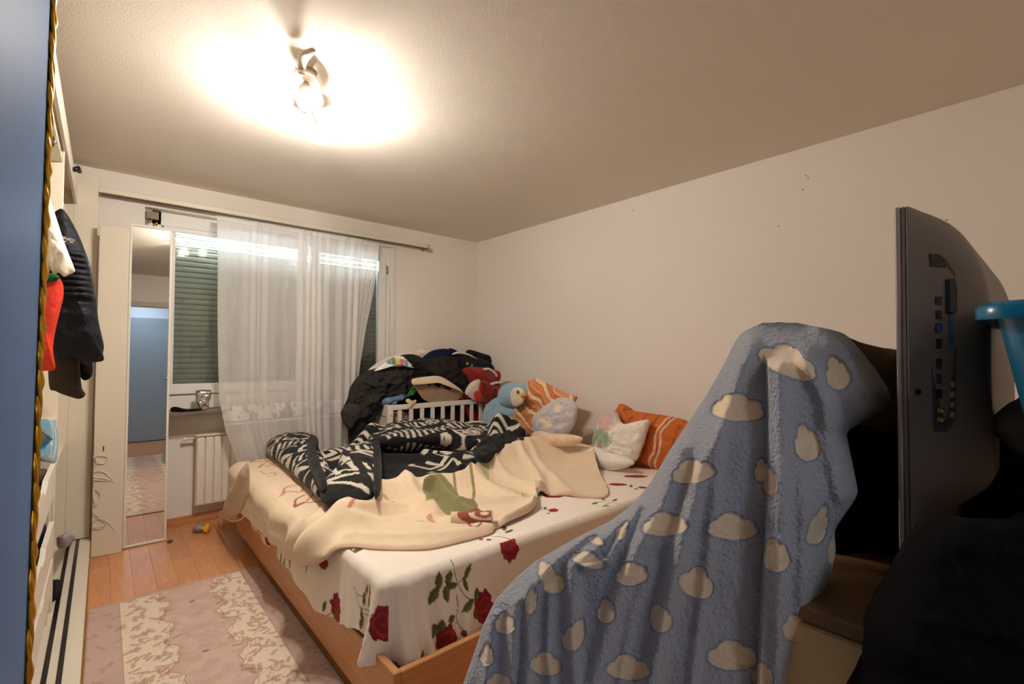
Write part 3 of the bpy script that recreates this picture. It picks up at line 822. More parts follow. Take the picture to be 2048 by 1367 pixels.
SKD = .262
def skirt_paint(front):
    def g(x, y):
        if front: p = pt(x, y, Y=1.47); return p[0], ZT-p[2]
        p = pt(x, y, X=.715); return p[1], ZT-p[2]
    def fn(U, V):
        col = C3((240, 228, 212), U.shape)
        if front:
            R_ = [(966, 1213, .050, .062, .1, 1), (887, 1273, .042, .052, .3, 2), (920, 1260, .010, .013, 0, 3), (1033, 1100, .05, .06, .3, 1)]
            S_ = [[(921, 1129), (920, 1150), (925, 1175), (935, 1195), (950, 1200)], [(928, 1168), (936, 1160), (948, 1152)], [(921, 1170), (905, 1182), (888, 1187)], [(919, 1193), (917, 1220), (912, 1240), (922, 1258)], [(912, 1240), (903, 1250)], [(775, 1262), (770, 1240)]]
            L_ = [(888, 1168, .030, .017, 1.4), (908, 1163, .028, .015, 1.1), (912, 1177, .026, .013, 0), (899, 1192, .028, .016, 1.7), (875, 1196, .036, .017, .8), (945, 1150, .034, .011, .9), (938, 1172, .028, .009, 1.8), (937, 1210, .034, .014, .4), (956, 1190, .026, .012, 1.4),
                  (902, 1236, .018, .012, .1), (868, 1260, .028, .018, .1), (882, 1248, .02, .011, 1.4), (830, 1308, .026, .012, .9), (815, 1316, .02, .010, .3), (948, 1225, .02, .01, 1.4), (770, 1245, .022, .010, 1.4)]
        else:
            R_ = [(751, 1252, .040, .062, 0, 4), (671, 1216, .060, .060, .3, 5), (642, 1123, .06, .03, 0, 6), (536, 1081, .05, .025, 0, 7)]
            S_ = [[(700, 1175), (706, 1190), (720, 1195)], [(704, 1192), (712, 1212), (728, 1226), (742, 1230)], [(716, 1224), (730, 1240), (736, 1262), (740, 1290)], [(655, 1230), (665, 1225)]]
            L_ = [(722, 1183, .026, .007, 1.3), (728, 1190, .03, .008, 1.5), (719, 1200, .026, .008, 1.7), (727, 1205, .026, .008, 1.4), (718, 1232, .03, .009, 1.9), (718, 1247, .022, .010, 1.6), (728, 1250, .03, .008, 1.2), (734, 1268, .04, .008, 1.4),
                  (654, 1210, .026, .012, 1.3), (668, 1230, .02, .008, .8), (562, 1118, .05, .008, 1.5), (568, 1124, .04, .008, 1.4), (578, 1129, .04, .006, 1.2), (613, 1133, .03, .005, 1.4)]
        for (x, y, rx, ry, an, s) in R_:
            cx, cy = g(x, y); col = rose(col, U, V, cx, cy, rx, ry, an, s)
        for p in S_: col = stem(col, U, V, [g(*q) for q in p], .0016)
        return leaves(col, U, V, [g(x, y)+(L, wd, -an if front else an) for (x, y, L, wd, an) in L_])
    return fn

def make_sheet():
    x0, x1, y0, y1 = .738, 2.985, 1.515, 3.715
    # top
    xs = np.concatenate([np.arange(x0+.03, 2.5, .0042), np.linspace(2.51, x1, 30)]); ys = np.concatenate([np.arange(y0+.03, 2.3, .0042), np.linspace(2.31, y1, 60)])
    U, V = np.meshgrid(xs, ys, indexing='ij')
    e = np.minimum(np.minimum((U-x0)/.4, (V-y0)/.4), 1)
    Z = ZT+.003*fbm(U*5, V*5, 0, 3, 2)*smooth(e)+.004*np.exp(-((V-1.66-.12*(U-.8))/.03)**2)*smooth((U-1.2)/.3)*np.abs(vnoise(U*9, V*3, 0, 4))
    Z += .003*smooth(.5+.5*ridged(U*7, V*7+U*3, 0, 2, 9))*smooth(e*2)
    P1 = np.stack([U, V, Z], -1); c1 = paint_top(U, V)
    F1 = grid_quads(*P1.shape[:2])
    # skirt around front and left: perimeter parameter s
    rc = .045
    front = np.arange(x1, x0+rc, -.004); arc = np.linspace(0, math.pi/2, 26)[1:-1]; left = np.arange(y0+rc, y1, .0055)
    bx = np.concatenate([front, x0+rc-rc*np.sin(arc), np.full(len(left), x0)])
    by = np.concatenate([np.full(len(front), y0), y0+rc-rc*np.cos(arc), left])
    nx = np.concatenate([np.zeros(len(front)), -np.sin(arc), -np.ones(len(left))]); ny = np.concatenate([-np.ones(len(front)), -np.cos(arc), np.zeros(len(left))])
    k = len(bx); nf, na = len(front), len(arc)
    s = np.concatenate([[0], np.cumsum(np.hypot(np.diff(bx), np.diff(by)))]); sc_ = s[nf]
    # depth of the hem below the top
    hem = np.full(k, .275)
    hy = np.array([1.515, 1.552, 1.60, 1.667, 1.83, 1.955, 2.18, 2.45, 3.06, 3.8]); hz = np.array([.236, .215, .262, .286, .241, .219, .200, .206, .20, .20])
    li = np.arange(k) >= nf+na; hem[li] = ZT-np.interp(by[li], hy, hz); ai = (np.arange(k) >= nf)&~li; hem[ai] = .270
    nt_ = 74; t = np.linspace(0, 1, nt_)
    T, S = np.meshgrid(t, s); HEM = hem[:, None]
    rr = .035; pre = .04     # part lying on top, then the rounded edge
    pr = np.full(k, pre); pr[nf-6:nf+na+6] = .006; pr = np.convolve(np.pad(pr, 8, 'edge'), np.ones(17)/17, 'valid')[:, None]
    d = T*(HEM+pr+.02)-pr  # signed: <0 on top
    ang = np.clip(d/rr, 0, math.pi/2)
    off = np.where(d < 0, d-rr, np.minimum(0, 0)+0.0*d)+0
    hx = np.where(d < 0, d, rr*np.sin(ang)); hz_ = np.where(d < 0, 0, -(rr*(1-np.cos(ang))+np.maximum(0, d-rr*math.pi/2)))
    hx = hx-rr
    g = np.clip(-hz_/.26, 0, 1)
    fr = (np.arange(k) < nf)[:, None]
    lean = np.where(fr, .074, .018)*g**1.2
    ds = S-sc_
    # folds: a corner ear and soft drape lines
    fold = .050*np.exp(-((ds-.075)/.026)**2)*g**1.3+.034*np.exp(-((ds+.045)/.018)**2)*g-.022*np.exp(-((ds-.01)/.016)**2)*g
    fold += .020*g*np.exp(-((ds+.10)/.016)**2)-.012*g*np.exp(-((ds+.135)/.02)**2)+.010*g*np.exp(-((ds+.30-.5*(g-.5)*.2)/.02)**2)
    fold += .010*g*np.sin(ds*70+2*g)*np.exp(-((ds)/.28)**2)+.012*g*fbm(S*8, d*2, 0, 3, 6)+.004*g*np.abs(fbm(S*22+g*2, d*5, 0, 2, 8))
    fold += .022*g*np.exp(-((ds-.6)/.25)**2)+.006*np.sin(S*21)*g*(~fr)
    pk = smooth(((S < sc_-.35)&(S > .2))*1.)*np.exp(-((d-.01)/.02)**2)
    fold += pk*.0045*ridged(S*26, d*4, 0, 2, 14)
    out = hx+lean+fold
    X_ = bx[:, None]+nx[:, None]*out; Y_ = by[:, None]+ny[:, None]*out; Z_ = ZT+hz_+.002
    X_ = np.where((np.arange(k)[:, None] < nf), X_+0, X_)
    P2 = np.stack([X_, Y_, Z_], -1)
    # colours: on top part / front / left
    cf = skirt_paint(True)(X_, ZT-Z_); cl = skirt_paint(False)(Y_, ZT-Z_); ct = paint_top(X_, Y_)
    lm = ((np.arange(k) >= nf+8)[:, None])&np.ones_like(X_, bool)
    c2 = np.where(lm[..., None], cl, cf); topm = (d < .012)[..., None]; c2 = np.where(topm, ct, c2)
    F2 = grid_quads(k, nt_)[:, ::-1]+P1.shape[0]*P1.shape[1]
    V_ = np.vstack([P1.reshape(-1, 3), P2.reshape(-1, 3)]); cc = np.vstack([c1.reshape(-1, 3), c2.reshape(-1, 3)])
    o = meshobj('bed_sheet', V_, np.vstack([F1, F2]), m_print, None, cc)
    tag(o, 'white cotton bed sheet printed with red roses and green leaves over the mattress', 'bed sheet')
make_sheet()

# ------------------------------------------------------------------ blankets on the bed
def g6(x, y, z=.60): p = pt(x, y, Z=z); return p[0], p[1]
def L6(lst, z=.60): return [g6(x, y, z) for x, y in lst]
def resamp(pts, n): return catmull(pts, n)
EDGE = .728
def hang(A, B, h):
    """flattened cloth coordinate A (x, or below EDGE: length hanging down the side) and B (y), height h off the bed"""
    r = .05; over = np.maximum(EDGE+.02-A, 0)
    ang = np.clip(over/r, 0, math.pi/2)
    xx = np.where(over > 0, EDGE+.02-r*np.sin(ang), A); zz = np.where(over > 0, -r*(1-np.cos(ang))-np.maximum(0, over-r*math.pi/2), 0)
    nx_, nz_ = -np.sin(ang), np.cos(ang)
    return np.stack([xx+nx_*h, B+0*A, ZT+zz+nz_*h], -1)

def make_beige():
    lower = [(.50, 3.76), (.50, 3.50), (.51, 3.1), (.53, 2.62), (.545, 2.42), (.575, 2.19), (.66, 1.96), (.763, 1.875), (.87, 1.76), (.99, 1.662), (1.13, 1.635), (1.28, 1.625), (1.345, 1.655), (1.42, 1.66), (1.60, 1.70), (1.70, 1.77), (1.80, 1.88), (1.90, 1.84), (2.0, 1.70), (2.09, 1.635), (2.2, 1.70), (2.27, 1.82)]
    upper = [(1.3, 3.76), (1.25, 3.4), (1.2, 3.1), (1.2, 2.9), (1.25, 2.75), (1.3, 2.65), (1.4, 2.62), (1.5, 2.62), (1.65, 2.66), (1.8, 2.75), (2.0, 2.85), (2.15, 2.95), (2.3, 3.0), (2.45, 3.0), (2.6, 2.95), (2.7, 2.9), (2.8, 2.8), (2.85, 2.7), (2.88, 2.6), (2.88, 2.5), (2.85, 2.42), (2.80, 2.35)]
    nu, nv = 560, 300
    lo = np.asarray(lower); up = np.asarray(upper)
    i_ = np.linspace(0, len(lo)-1, nu)
    from_ = lambda P: catmull_idx(P, i_)
    A0, A1 = from_(lo), from_(up)
    t = np.linspace(0, 1, nv)[None, :, None]
    G = A0[:, None]*(1-t)+A1[:, None]*t; A, B = G[..., 0], G[..., 1]
    T = np.repeat(t[..., 0], nu, 0)
    h = .014+0*A
    def R_(pts, w_, hh, z=.58):
        d_, p_, s_ = seg_dist(A, B, catmull(L6(pts, z), 14)); w_ = w_ if w_ > .06 else w_*.85
        return (hh if w_ > .06 else hh*1.35)*np.exp(-(d_/w_)**1.6)
    # heap running from the near corner towards the pillows
    h += R_([(690, 1012), (760, 975), (815, 962), (870, 945), (930, 940), (985, 915), (1060, 893), (1130, 878)], .085, .085, .60)
    h += R_([(1020, 905), (1080, 890), (1150, 885), (1190, 900)], .16, .10, .62)
    h += R_([(640, 1040), (700, 1005), (770, 974), (812, 962)], .035, .035)
    h += R_([(812, 964), (840, 985), (872, 1004)], .035, .040)
    h += R_([(655, 1060), (700, 1035), (770, 1010), (800, 1005)], .030, .020, .55)
    h -= R_([(640, 1085), (690, 1040), (760, 1020), (830, 1012)], .020, .018, .55)
    h += R_([(850, 968), (872, 960), (905, 978), (930, 995), (955, 1003)], .022, .040)
    h += R_([(852, 975), (858, 990), (872, 1000)], .018, .030)
    h -= R_([(868, 978), (885, 992), (915, 1003)], .018, .030)
    h += R_([(940, 940), (975, 955), (1010, 968), (1045, 972)], .026, .034)
    h += R_([(930, 985), (985, 983), (1035, 980), (1065, 985)], .026, .034)
    h -= R_([(955, 965), (990, 974), (1030, 975)], .014, .022)
    h += R_([(985, 925), (1020, 940), (1060, 955), (1085, 965)], .03, .035)
    h += R_([(1040, 912), (1075, 935), (1085, 960), (1078, 985)], .03, .032)
    h -= R_([(1095, 930), (1105, 960), (1100, 980)], .022, .02)
    h += R_([(1060, 905), (1105, 935), (1140, 965), (1190, 980)], .035, .022)
    # curling hem near (960..1000, 1010..1050)
    h += R_([(905, 1022), (940, 1022)], .026, .02, .55)
    h += R_([(900, 1042), (945, 1045), (985, 1050), (1000, 1052)], .024, .022, .53)
    h += R_([(1010, 1030), (1045, 1015), (1070, 1002)], .03, .035, .55)
    # long soft waves on the front part
    h += R_([(700, 1075), (780, 1075), (880, 1072), (960, 1058)], .03, .018, .52)
    h += R_([(720, 1048), (790, 1040), (840, 1048), (900, 1052)], .04, .016, .53)
    h -= R_([(735, 1062), (800, 1062), (880, 1062)], .02, .008, .52)
    # side folds hanging down
    sd = smooth((EDGE+.03-A)/.10)
    for (b_, w_, q, sl) in ((2.02, .035, .040, .45), (2.14, .030, -.020, .30), (2.26, .038, .036, .35), (2.42, .05, -.016, .2), (2.60, .06, .018, .1), (2.95, .09, .010, 0), (3.3, .1, .012, 0)):
        h += sd*q*np.exp(-((B-b_-(EDGE-A)*sl)/w_)**2)
    h += sd*.012
    h += R_([(612, 1120), (620, 1080), (632, 1040), (650, 1020)], .03, .03, .52)*(1-sd*.5)
    kg = np.exp(-np.linspace(-2, 2, 15)**2); kg /= kg.sum()
    hp = np.pad(h, 7, 'edge'); hp = np.apply_along_axis(lambda v: np.convolve(v, kg, 'valid'), 0, hp); h = np.apply_along_axis(lambda v: np.convolve(v, kg, 'valid'), 1, hp)
    h += .006*fbm(A*6, B*6, 0, 3, 21)+.0025*ridged(A*11, B*11, 0, 2, 4)+.008*ridged(A*6+B*2, B*6, 0, 2, 44)*smooth((h-.03)/.05)
    hemd = np.minimum(T*nv, 999)
    h += .006*np.exp(-((hemd-3)/2.0)**2)
    h = np.maximum(h, .010)
    edge_in = smooth(hemd/8); h = h*(.35+.65*edge_in)+.004
    P = hang(A, B, h)
    far = P[..., 1] > 3.75; 
    # fade of the far part that dives under the dark blanket
    col = C3((232, 208, 174), A.shape)
    col = mixc(col, smooth(fbm(A*4, B*4, 0, 3, 8)*1.2)*.25, (224, 192, 150))
    PK, DR, OL = (196, 128, 112), (150, 62, 52), (122, 116, 62)
    def st(lst, w_, c, z=.515, a=.9):
        nonlocal col
        d, _, _ = seg_dist(A, B, catmull(L6(lst, z), 40)); col = mixc(col, smooth((w_*.62-d)/.003+.5)*a, c)
    st([(500, 925), (512, 917), (530, 912), (548, 914)], .016, DR); st([(505, 922), (520, 924), (540, 922), (548, 928), (533, 932)], .010, (176, 86, 76)); st([(518, 935), (525, 930), (535, 925)], .010, (176, 86, 76))
    st([(530, 920), (552, 932), (578, 930), (572, 922)], .011, PK); st([(545, 915), (560, 925), (580, 922)], .008, PK); st([(550, 932), (565, 938)], .008, PK)
    st([(522, 942), (530, 948), (548, 945), (550, 950), (535, 952)], .014, PK, a=.6); st([(580, 950), (592, 960), (615, 955), (605, 948)], .013, PK, a=.7)
    st([(582, 955), (595, 968), (620, 972), (630, 982), (615, 1000), (598, 1008), (592, 1014)], .010, (180, 100, 88), a=.9)
    st([(562, 993), (575, 984), (600, 985), (605, 975), (590, 970), (572, 976), (565, 988)], .010, (184, 108, 94)); st([(580, 976), (592, 974)], .010, PK)
    st([(592, 1012), (610, 1006), (632, 1005), (648, 1004)], .016, DR); st([(590, 1012), (592, 1000), (608, 990)], .010, DR)
    st([(692, 1005), (715, 1004), (740, 1000), (758, 996)], .014, (184, 104, 90), .57); st([(718, 1005), (705, 1020), (698, 1028)], .012, (184, 104, 90), .57); st([(770, 985), (785, 990)], .018, PK, .59, .8)
    st([(838, 1030), (850, 1032)], .022, PK, .55, .7); st([(858, 1018), (866, 1028)], .02, (184, 120, 104), .56, .8)
    # olive leaf and stems
    ol = in_poly(A, B, L6([(845, 975), (858, 960), (880, 956), (905, 962), (930, 980), (955, 992), (965, 1010), (925, 1010), (895, 1008), (870, 1006), (852, 1000)], .57))
    col = mixc(col, ol*.95, OL); ol2 = in_poly(A, B, L6([(938, 930), (945, 918), (965, 916), (978, 925), (978, 940), (960, 932)], .60)); col = mixc(col, ol2*.75, (160, 150, 98))
    st([(903, 928), (908, 945), (915, 960), (928, 972)], .012, OL, .6); st([(940, 938), (948, 955), (945, 975)], .014, OL, .59); st([(960, 935), (1000, 950), (1040, 962), (1045, 975)], .006, (150, 140, 88), .58); st([(1032, 978), (1050, 984), (1068, 992)], .006, (150, 140, 88), .56)
    st([(912, 1018), (925, 1026), (918, 1014)], .018, DR, .55); st([(935, 1016), (960, 1018), (968, 1030), (955, 1045), (938, 1038), (940, 1026), (955, 1028)], .011, DR, .55)
    col = mixc(col, np.exp(-((hemd-1)/3.0)**2)*.8, (214, 176, 150))
    o = sheet('beige_blanket', P, mat('beige_fleece', attr=True, rough=.95, sheen=.3, bump=.35, bscale=420, bdist=.003, var=.04, vscale=30), None, .009, col)
    # the hem rolled up into a scroll
    a0_, a1_ = pt(902, 1034, Z=.55), pt(985, 1034, Z=.545); ths = np.linspace(-2.2, 6.4, 70); rr_ = np.interp(ths, [-2.2, 6.4], [.042, .020])
    ux = np.linspace(0, 1, 90); dv = (a1_-a0_)/np.linalg.norm(a1_-a0_); sd_ = np.cross(dv, [0, 0, 1.0])
    ax__ = a0_+(a1_-a0_)*ux[:, None]
    RR = rr_[None]*(.75+.25*ux[:, None])
    S_ = ax__[:, None]+(RR*np.cos(ths)[None])[..., None]*sd_+(RR*np.sin(ths)[None])[..., None]*np.array([0, 0, 1.0])
    cs = C3((232, 208, 174), RR.shape); uu_, tt_ = np.meshgrid(ux, ths, indexing='ij')
    for c0, c1, r0, r1 in ((.80, .9, .55, .95), (.80, .9, .16, .36), (.48, 1.9, .18, .42)):
        q_ = np.hypot((uu_-c0)*.9, (tt_-c1)*.35); cs = mixc(cs, ((q_ > r0*.62)&(q_ < r1*.62))*.95, (150, 62, 52))
    cs = mixc(cs, (uu_ > .965)*.8, (214, 176, 150))
    sheet('rolled_hem', S_, mat('beige_fleece'), o, .007, cs)
    tag(o, 'cream plush blanket with olive leaf and red scroll print heaped across the bed', 'blanket')
def catmull_idx(P, t):
    P = np.asarray(P, float); Q = np.vstack([2*P[0]-P[1], P, 2*P[-1]-P[-2]])
    i = np.clip(np.floor(t).astype(int), 0, len(P)-2); u = (t-i)[:, None]
    p0, p1, p2, p3 = Q[i], Q[i+1], Q[i+2], Q[i+3]
    return 0.5*((2*p1)+(p2-p0)*u+(2*p0-5*p1+4*p2-p3)*u*u+(3*p1-p0-3*p2+p3)*u**3)
make_beige()

def keys(A, B, ts, blk, rot=.35, seed=77):
    """woven key pattern: tiles of nested frames, bars and steps"""
    col = C3((14, 13, 14), A.shape)
    sx, sy = A*math.cos(rot)+B*math.sin(rot), -A*math.sin(rot)+B*math.cos(rot)
    sx = sx+.01*fbm(A*10, B*10, 0, 2, 3); cx, cy = np.floor(sx/ts), np.floor(sy/ts); fx, fy = sx/ts-cx, sy/ts-cy
    hsh = hash3(cx, cy, cx*0, seed); mx_ = np.maximum(np.abs(fx-.5), np.abs(fy-.5))
    f1 = (np.abs(mx_-.37) < .065)&~((fy > .6)&(np.abs(fx-.5) < .2)); f1 |= (np.abs(fx-.5) < .05)&(fy < .62)
    f2 = (np.mod(fx*5, 1) < .45)&(fy > .12)&(fy < .72)
    f3 = (np.abs(mx_-.36) < .06)&(fx+fy > .45); f3 |= (np.abs(mx_-.16) < .06)&(fx+fy < 1.35)
    f4 = ((np.abs(fx-fy) < .09)&(mx_ < .42))|((np.abs(fy-.86) < .06)&(fx > .1)&(fx < .9))
    wm = np.where(hsh < .34, f1, np.where(hsh < .5, f2, np.where(hsh < .8, f3, f4)))&~blk
    return mixc(col, wm*1., (206, 196, 176))

def make_bw():
    lower = [g6(536, 893, .53), g6(552, 908, .53), g6(590, 938, .53), g6(620, 968, .53), g6(640, 996, .52), g6(690, 1005, .53), g6(735, 992, .55), (1.22, 2.36), (1.45, 2.42), (1.62, 2.42), (1.85, 2.50), (2.05, 2.55), (2.30, 2.58), (2.50, 2.62)]
    upper = [(1.06, 3.86), (1.2, 3.84), (1.3, 3.80), (1.4, 3.74), (1.55, 3.70), (1.7, 3.70), (1.85, 3.70), (2.0, 3.70), (2.12, 3.66), (2.25, 3.6), (2.4, 3.5), (2.5, 3.35), (2.58, 3.1), (2.62, 2.85)]
    nu, nv = 440, 260
    t_ = np.linspace(0, len(lower)-1, nu); A0, A1 = catmull_idx(lower, t_), catmull_idx(upper, t_)
    t = np.linspace(0, 1, nv)[None, :, None]; G = A0[:, None]*(1-t)+A1[:, None]*t; A, B = G[..., 0], G[..., 1]
    h = .035+0*A
    R_ = lambda pts, w_, hh, z=.60: ridge(A, B, L6(pts, z), w_, hh)
    h += R_([(640, 895), (700, 886), (745, 878)], .09, .05, .62)
    h -= R_([(770, 930), (800, 945), (830, 950)], .06, .03, .58)
    h += R_([(745, 866), (800, 858), (880, 856), (960, 862), (1000, 868)], .13, .15, .66)
    h += R_([(770, 895), (840, 895), (900, 900), (930, 915)], .05, .05, .63)
    h += R_([(850, 885), (900, 888), (945, 900), (960, 915)], .04, .05, .64)
    h += R_([(960, 880), (1000, 862), (1030, 860), (1045, 870)], .09, .12, .68)
    h += R_([(1030, 862), (1050, 872)], .06, .05, .68)
    h += .014*ridged(A*4, B*4+A*2, 0, 2, 31)*smooth((h-.03)/.05)+.004*fbm(A*11, B*11, 0, 2, 7)
    T = np.repeat(t[..., 0], nu, 0); Ui = np.repeat(np.linspace(0, 1, nu)[:, None], nv, 1)
    e = smooth(np.minimum(np.minimum(T*nv/10, (1-T)*nv/16), np.minimum(Ui*nu/34, (1-Ui)*nu/20)))
    h = np.maximum(h*(.12+.88*e), .02)+.006
    over = np.maximum(B-3.72, 0); Bc = np.minimum(B, 3.72)+.0
    P = np.stack([A, Bc+over*.55, ZT+h-over*.6], -1)
    col = keys(A, B, .24, (fbm(A*2.2, B*2.2, 0, 2, 55) > .12)&(B < 3.25))
    o = sheet('patterned_blanket', P, mat('black_fleece', attr=True, rough=.95, sheen=.05, bump=.4, bscale=350, bdist=.003, var=.10, vscale=60), None, .012, col)
    mb = mat('black_fleece')
    ky = lambda ts, rot, sd: (lambda a, b, P: keys(a, b, ts, np.zeros(a.shape, bool), rot, sd))
    no = lambda a, b, P: C3((16, 15, 17), a.shape)
    puff('fold', [(533, 892), (543, 877), (565, 868), (600, 868), (626, 874), (634, 886), (640, 905), (652, 930), (668, 962), (660, 985), (640, 992), (615, 968), (585, 942), (555, 916), (536, 903)],
         dict(Z=.575), .085, mb, o, back=.06, folds=.018, fscale=6, seed=5, n=200, nr=70, paint=ky(.20, .5, 5))
    puff('fold', [(676, 935), (682, 912), (700, 900), (722, 893), (742, 885), (756, 905), (758, 950), (750, 985), (722, 1000), (690, 1004), (655, 1002), (640, 990), (644, 972), (660, 962), (676, 955)],
         dict(Z=.60), .075, mb, o, back=.09, folds=.018, fscale=6, seed=8, n=200, nr=70, paint=ky(.26, .2, 12))
    puff('fold', [(616, 880), (628, 874), (637, 884), (630, 905), (634, 930), (648, 955), (655, 975), (642, 975), (624, 945), (612, 915)],
         dict(Z=.64), .05, mb, o, back=.08, folds=.01, fscale=6, seed=9, n=100, nr=30, paint=no)
    puff('fold', [(746, 885), (756, 880), (762, 905), (764, 945), (760, 975), (750, 985), (746, 950)],
         dict(Z=.63), .05, mb, o, back=.10, folds=.01, fscale=6, seed=10, n=100, nr=30, paint=no)
    puff('fold', [(735, 872), (770, 852), (830, 846), (900, 846), (960, 852), (1000, 862), (960, 884), (900, 876), (830, 878), (770, 884)],
         dict(Z=.66), .06, mb, o, back=.12, folds=.025, fscale=5, seed=11, n=200, nr=60, paint=ky(.24, .1, 21))
    puff('fold', [(945, 900), (975, 878), (1005, 856), (1020, 847), (1038, 852), (1062, 874), (1045, 886), (1005, 896), (965, 912)],
         dict(Z=.66), .035, mb, o, back=.12, folds=.03, fscale=7, seed=13, n=120, nr=36, paint=no)
    tag(o, 'black fleece blanket with white key pattern bunched on the far half of the bed', 'blanket')
make_bw()

# corner cloth with ribbons hanging off the bed's far corner
def hanging_corner():
    ol = [(497, 925), (500, 950), (497, 985), (488, 1005), (478, 1026), (458, 1032), (446, 1026), (452, 1000), (468, 965), (485, 935)]
    t = thing('tied_cushion', 'beige seat cushion with tie ribbons hanging off the far bed corner', 'cushion', pt(470, 1026, X=.70))
    puff('cover', ol, dict(X=.652), .02, mat('taupe_fleece', (212, 192, 164), .95, sheen=.2, bump=.3, bscale=300), t, back=.006, folds=.006, fscale=9, seed=3, n=90, nr=16)
    m_rib = mat('ribbon_cream', (226, 212, 192), .8)
    for q in ([(452, 1020), (440, 1024), (436, 1034), (444, 1046), (444, 1056)], [(446, 1028), (456, 1036), (463, 1030), (458, 1024)], [(446, 1030), (462, 1041), (480, 1039), (490, 1031)]):
        P = catmull(np.array([pt(x, y, X=.652) for x, y in q]), 24)
        w_ = np.array([.0, .0, .012]); S = np.stack([P-w_*.5, P+w_*.5], 1)
        S[:, 0, 0] -= .004
        sheet('ribbon', S, m_rib, t, .0015)
hanging_corner()

# ------------------------------------------------------------------ pillows, soft toy
def pil_mat(name, **k): return mat(name, attr=True, rough=.9, bump=.3, bscale=60, bdist=.004, **k)
def paint_orange_patch(a, b, P):
    t = (a*.55+b*.83); t2 = t+.012*np.sin(a*26+1)+.006*fbm(a*14, b*14, 0, 2, 3)
    col = C3((226, 144, 84), a.shape)
    ph = np.mod(t2/.115, 1)
    col = mixc(col, smooth((ph-.30)*20)*smooth((.58-ph)*20), (240, 208, 166))
    col = mixc(col, smooth((ph-.62)*20)*smooth((.8-ph)*20), (212, 112, 62))
    for q in (.30, .58, .84): col = mixc(col, np.exp(-((ph-q)/.022)**2)*.85, (120, 50, 40))
    for q in (.36, .90): col = mixc(col, np.exp(-((ph-q)/.02)**2)*.8, (250, 238, 214))
    return col
def paint_orange_dark(a, b, P):
    col = C3((204, 106, 44), a.shape)
    t = a*.93-b*.30+.006*fbm(a*10, b*10, 0, 2, 4)
    ph = np.mod(t/.085, 1); dash = fbm(a*20, b*50, 0, 2, 6) > -.25
    col = mixc(col, np.exp(-((ph-.5)/.09)**2)*.75*dash, (124, 72, 46))
    q = t-.10+.01*np.sin(b*30); col = mixc(col, np.exp(-((q)/.006)**2)*.95, (240, 222, 190))
    col = mixc(col, np.exp(-((q-.035)/.006)**2)*.9, (240, 222, 190))
    return col
tag(puff('striped_pillow', [(1061, 760), (1076, 757), (1090, 764), (1108, 775), (1135, 788), (1153, 792), (1150, 803), (1135, 830), (1112, 868), (1085, 884), (1050, 878), (1020, 866), (984, 858), (985, 848), (1008, 832), (1034, 806), (1052, 788), (1063, 775)],
         dict(X=2.86), .09, pil_mat('pillow_cotton'), folds=.022, fscale=7, seed=4, paint=paint_orange_patch, n=200, nr=60),
    'orange and cream wavy-striped pillow leaning on the wall beside the blue penguin toy', 'pillow')
tag(puff('striped_pillow', [(1240, 807), (1250, 810), (1262, 820), (1300, 826), (1340, 832), (1372, 841), (1392, 860), (1384, 905), (1352, 932), (1312, 940), (1274, 932), (1255, 915), (1235, 880), (1215, 850), (1214, 834), (1225, 822), (1234, 818)],
         dict(X=2.90), .10, pil_mat('pillow_cotton'), folds=.020, fscale=8, seed=9, paint=paint_orange_dark, n=200, nr=60),
    'burnt orange pillow with brown dashed stripes standing against the wall', 'pillow')
def paint_lav(a, b, P):
    col = C3((208, 200, 202), a.shape)
    d = np.hypot((a+.05)/1.3, b+.02)-.05; col = mixc(col, smooth(-d/.008+.5), (238, 218, 190))
    d = np.hypot(a-.07, b-.10)-.035; col = mixc(col, smooth(-d/.008+.5), (238, 218, 190)); return col
m_plush = mat('plush_attr', attr=True, rough=.95, sheen=.4, bump=.8, bscale=160, bdist=.006)
tag(puff('fleece_cushion', [(1068, 835), (1085, 815), (1108, 800), (1125, 794), (1145, 800), (1154, 818), (1148, 850), (1130, 872), (1100, 882), (1078, 874), (1066, 856)],
         dict(X=2.66), .05, m_plush, power=.4, folds=.022, fscale=9, seed=2, paint=paint_lav, n=120, nr=40),
    'pale lavender plush cushion with cream cloud patches in front of the striped pillow', 'cushion')
tag(puff('folded_towel', [(1064, 868), (1078, 861), (1100, 866), (1140, 868), (1165, 876), (1150, 890), (1110, 892), (1078, 886), (1066, 880)],
         dict(X=2.52), .05, mat('blush_towel', (232, 200, 170), .95, sheen=.3, bump=.8, bscale=140, bdist=.005, var=.1, vscale=20), folds=.01, fscale=10, seed=12, n=90, nr=26),
    'small blush terry towel rolled on the bed below the lavender cushion', 'towel')
def paint_print(a, b, P):
    col = C3((238, 228, 214), a.shape)
    n1, n2 = fbm(a*9, b*9, 0, 3, 3), fbm(a*8, b*8, 0, 3, 23)
    m_ = smooth((.02-a)/.08)
    col = mixc(col, smooth((n1)*4)*m_*.8, (134, 164, 128)); col = mixc(col, smooth((n2-.05)*5)*m_*.7, (206, 150, 150)); col = mixc(col, smooth((-n1-.15)*4)*m_*.6, (176, 168, 190))
    return col
tag(puff('printed_pillow', [(1184, 892), (1192, 855), (1206, 828), (1228, 820), (1244, 846), (1270, 843), (1297, 840), (1292, 868), (1282, 900), (1270, 922), (1240, 932), (1210, 926), (1188, 910)],
         dict(X=2.74), .06, pil_mat('pillow_cotton'), power=.42, folds=.020, fscale=9, seed=6, paint=paint_print, n=140, nr=50),
    'white pillow with washed-out green and pink print before the burnt orange pillow', 'pillow')
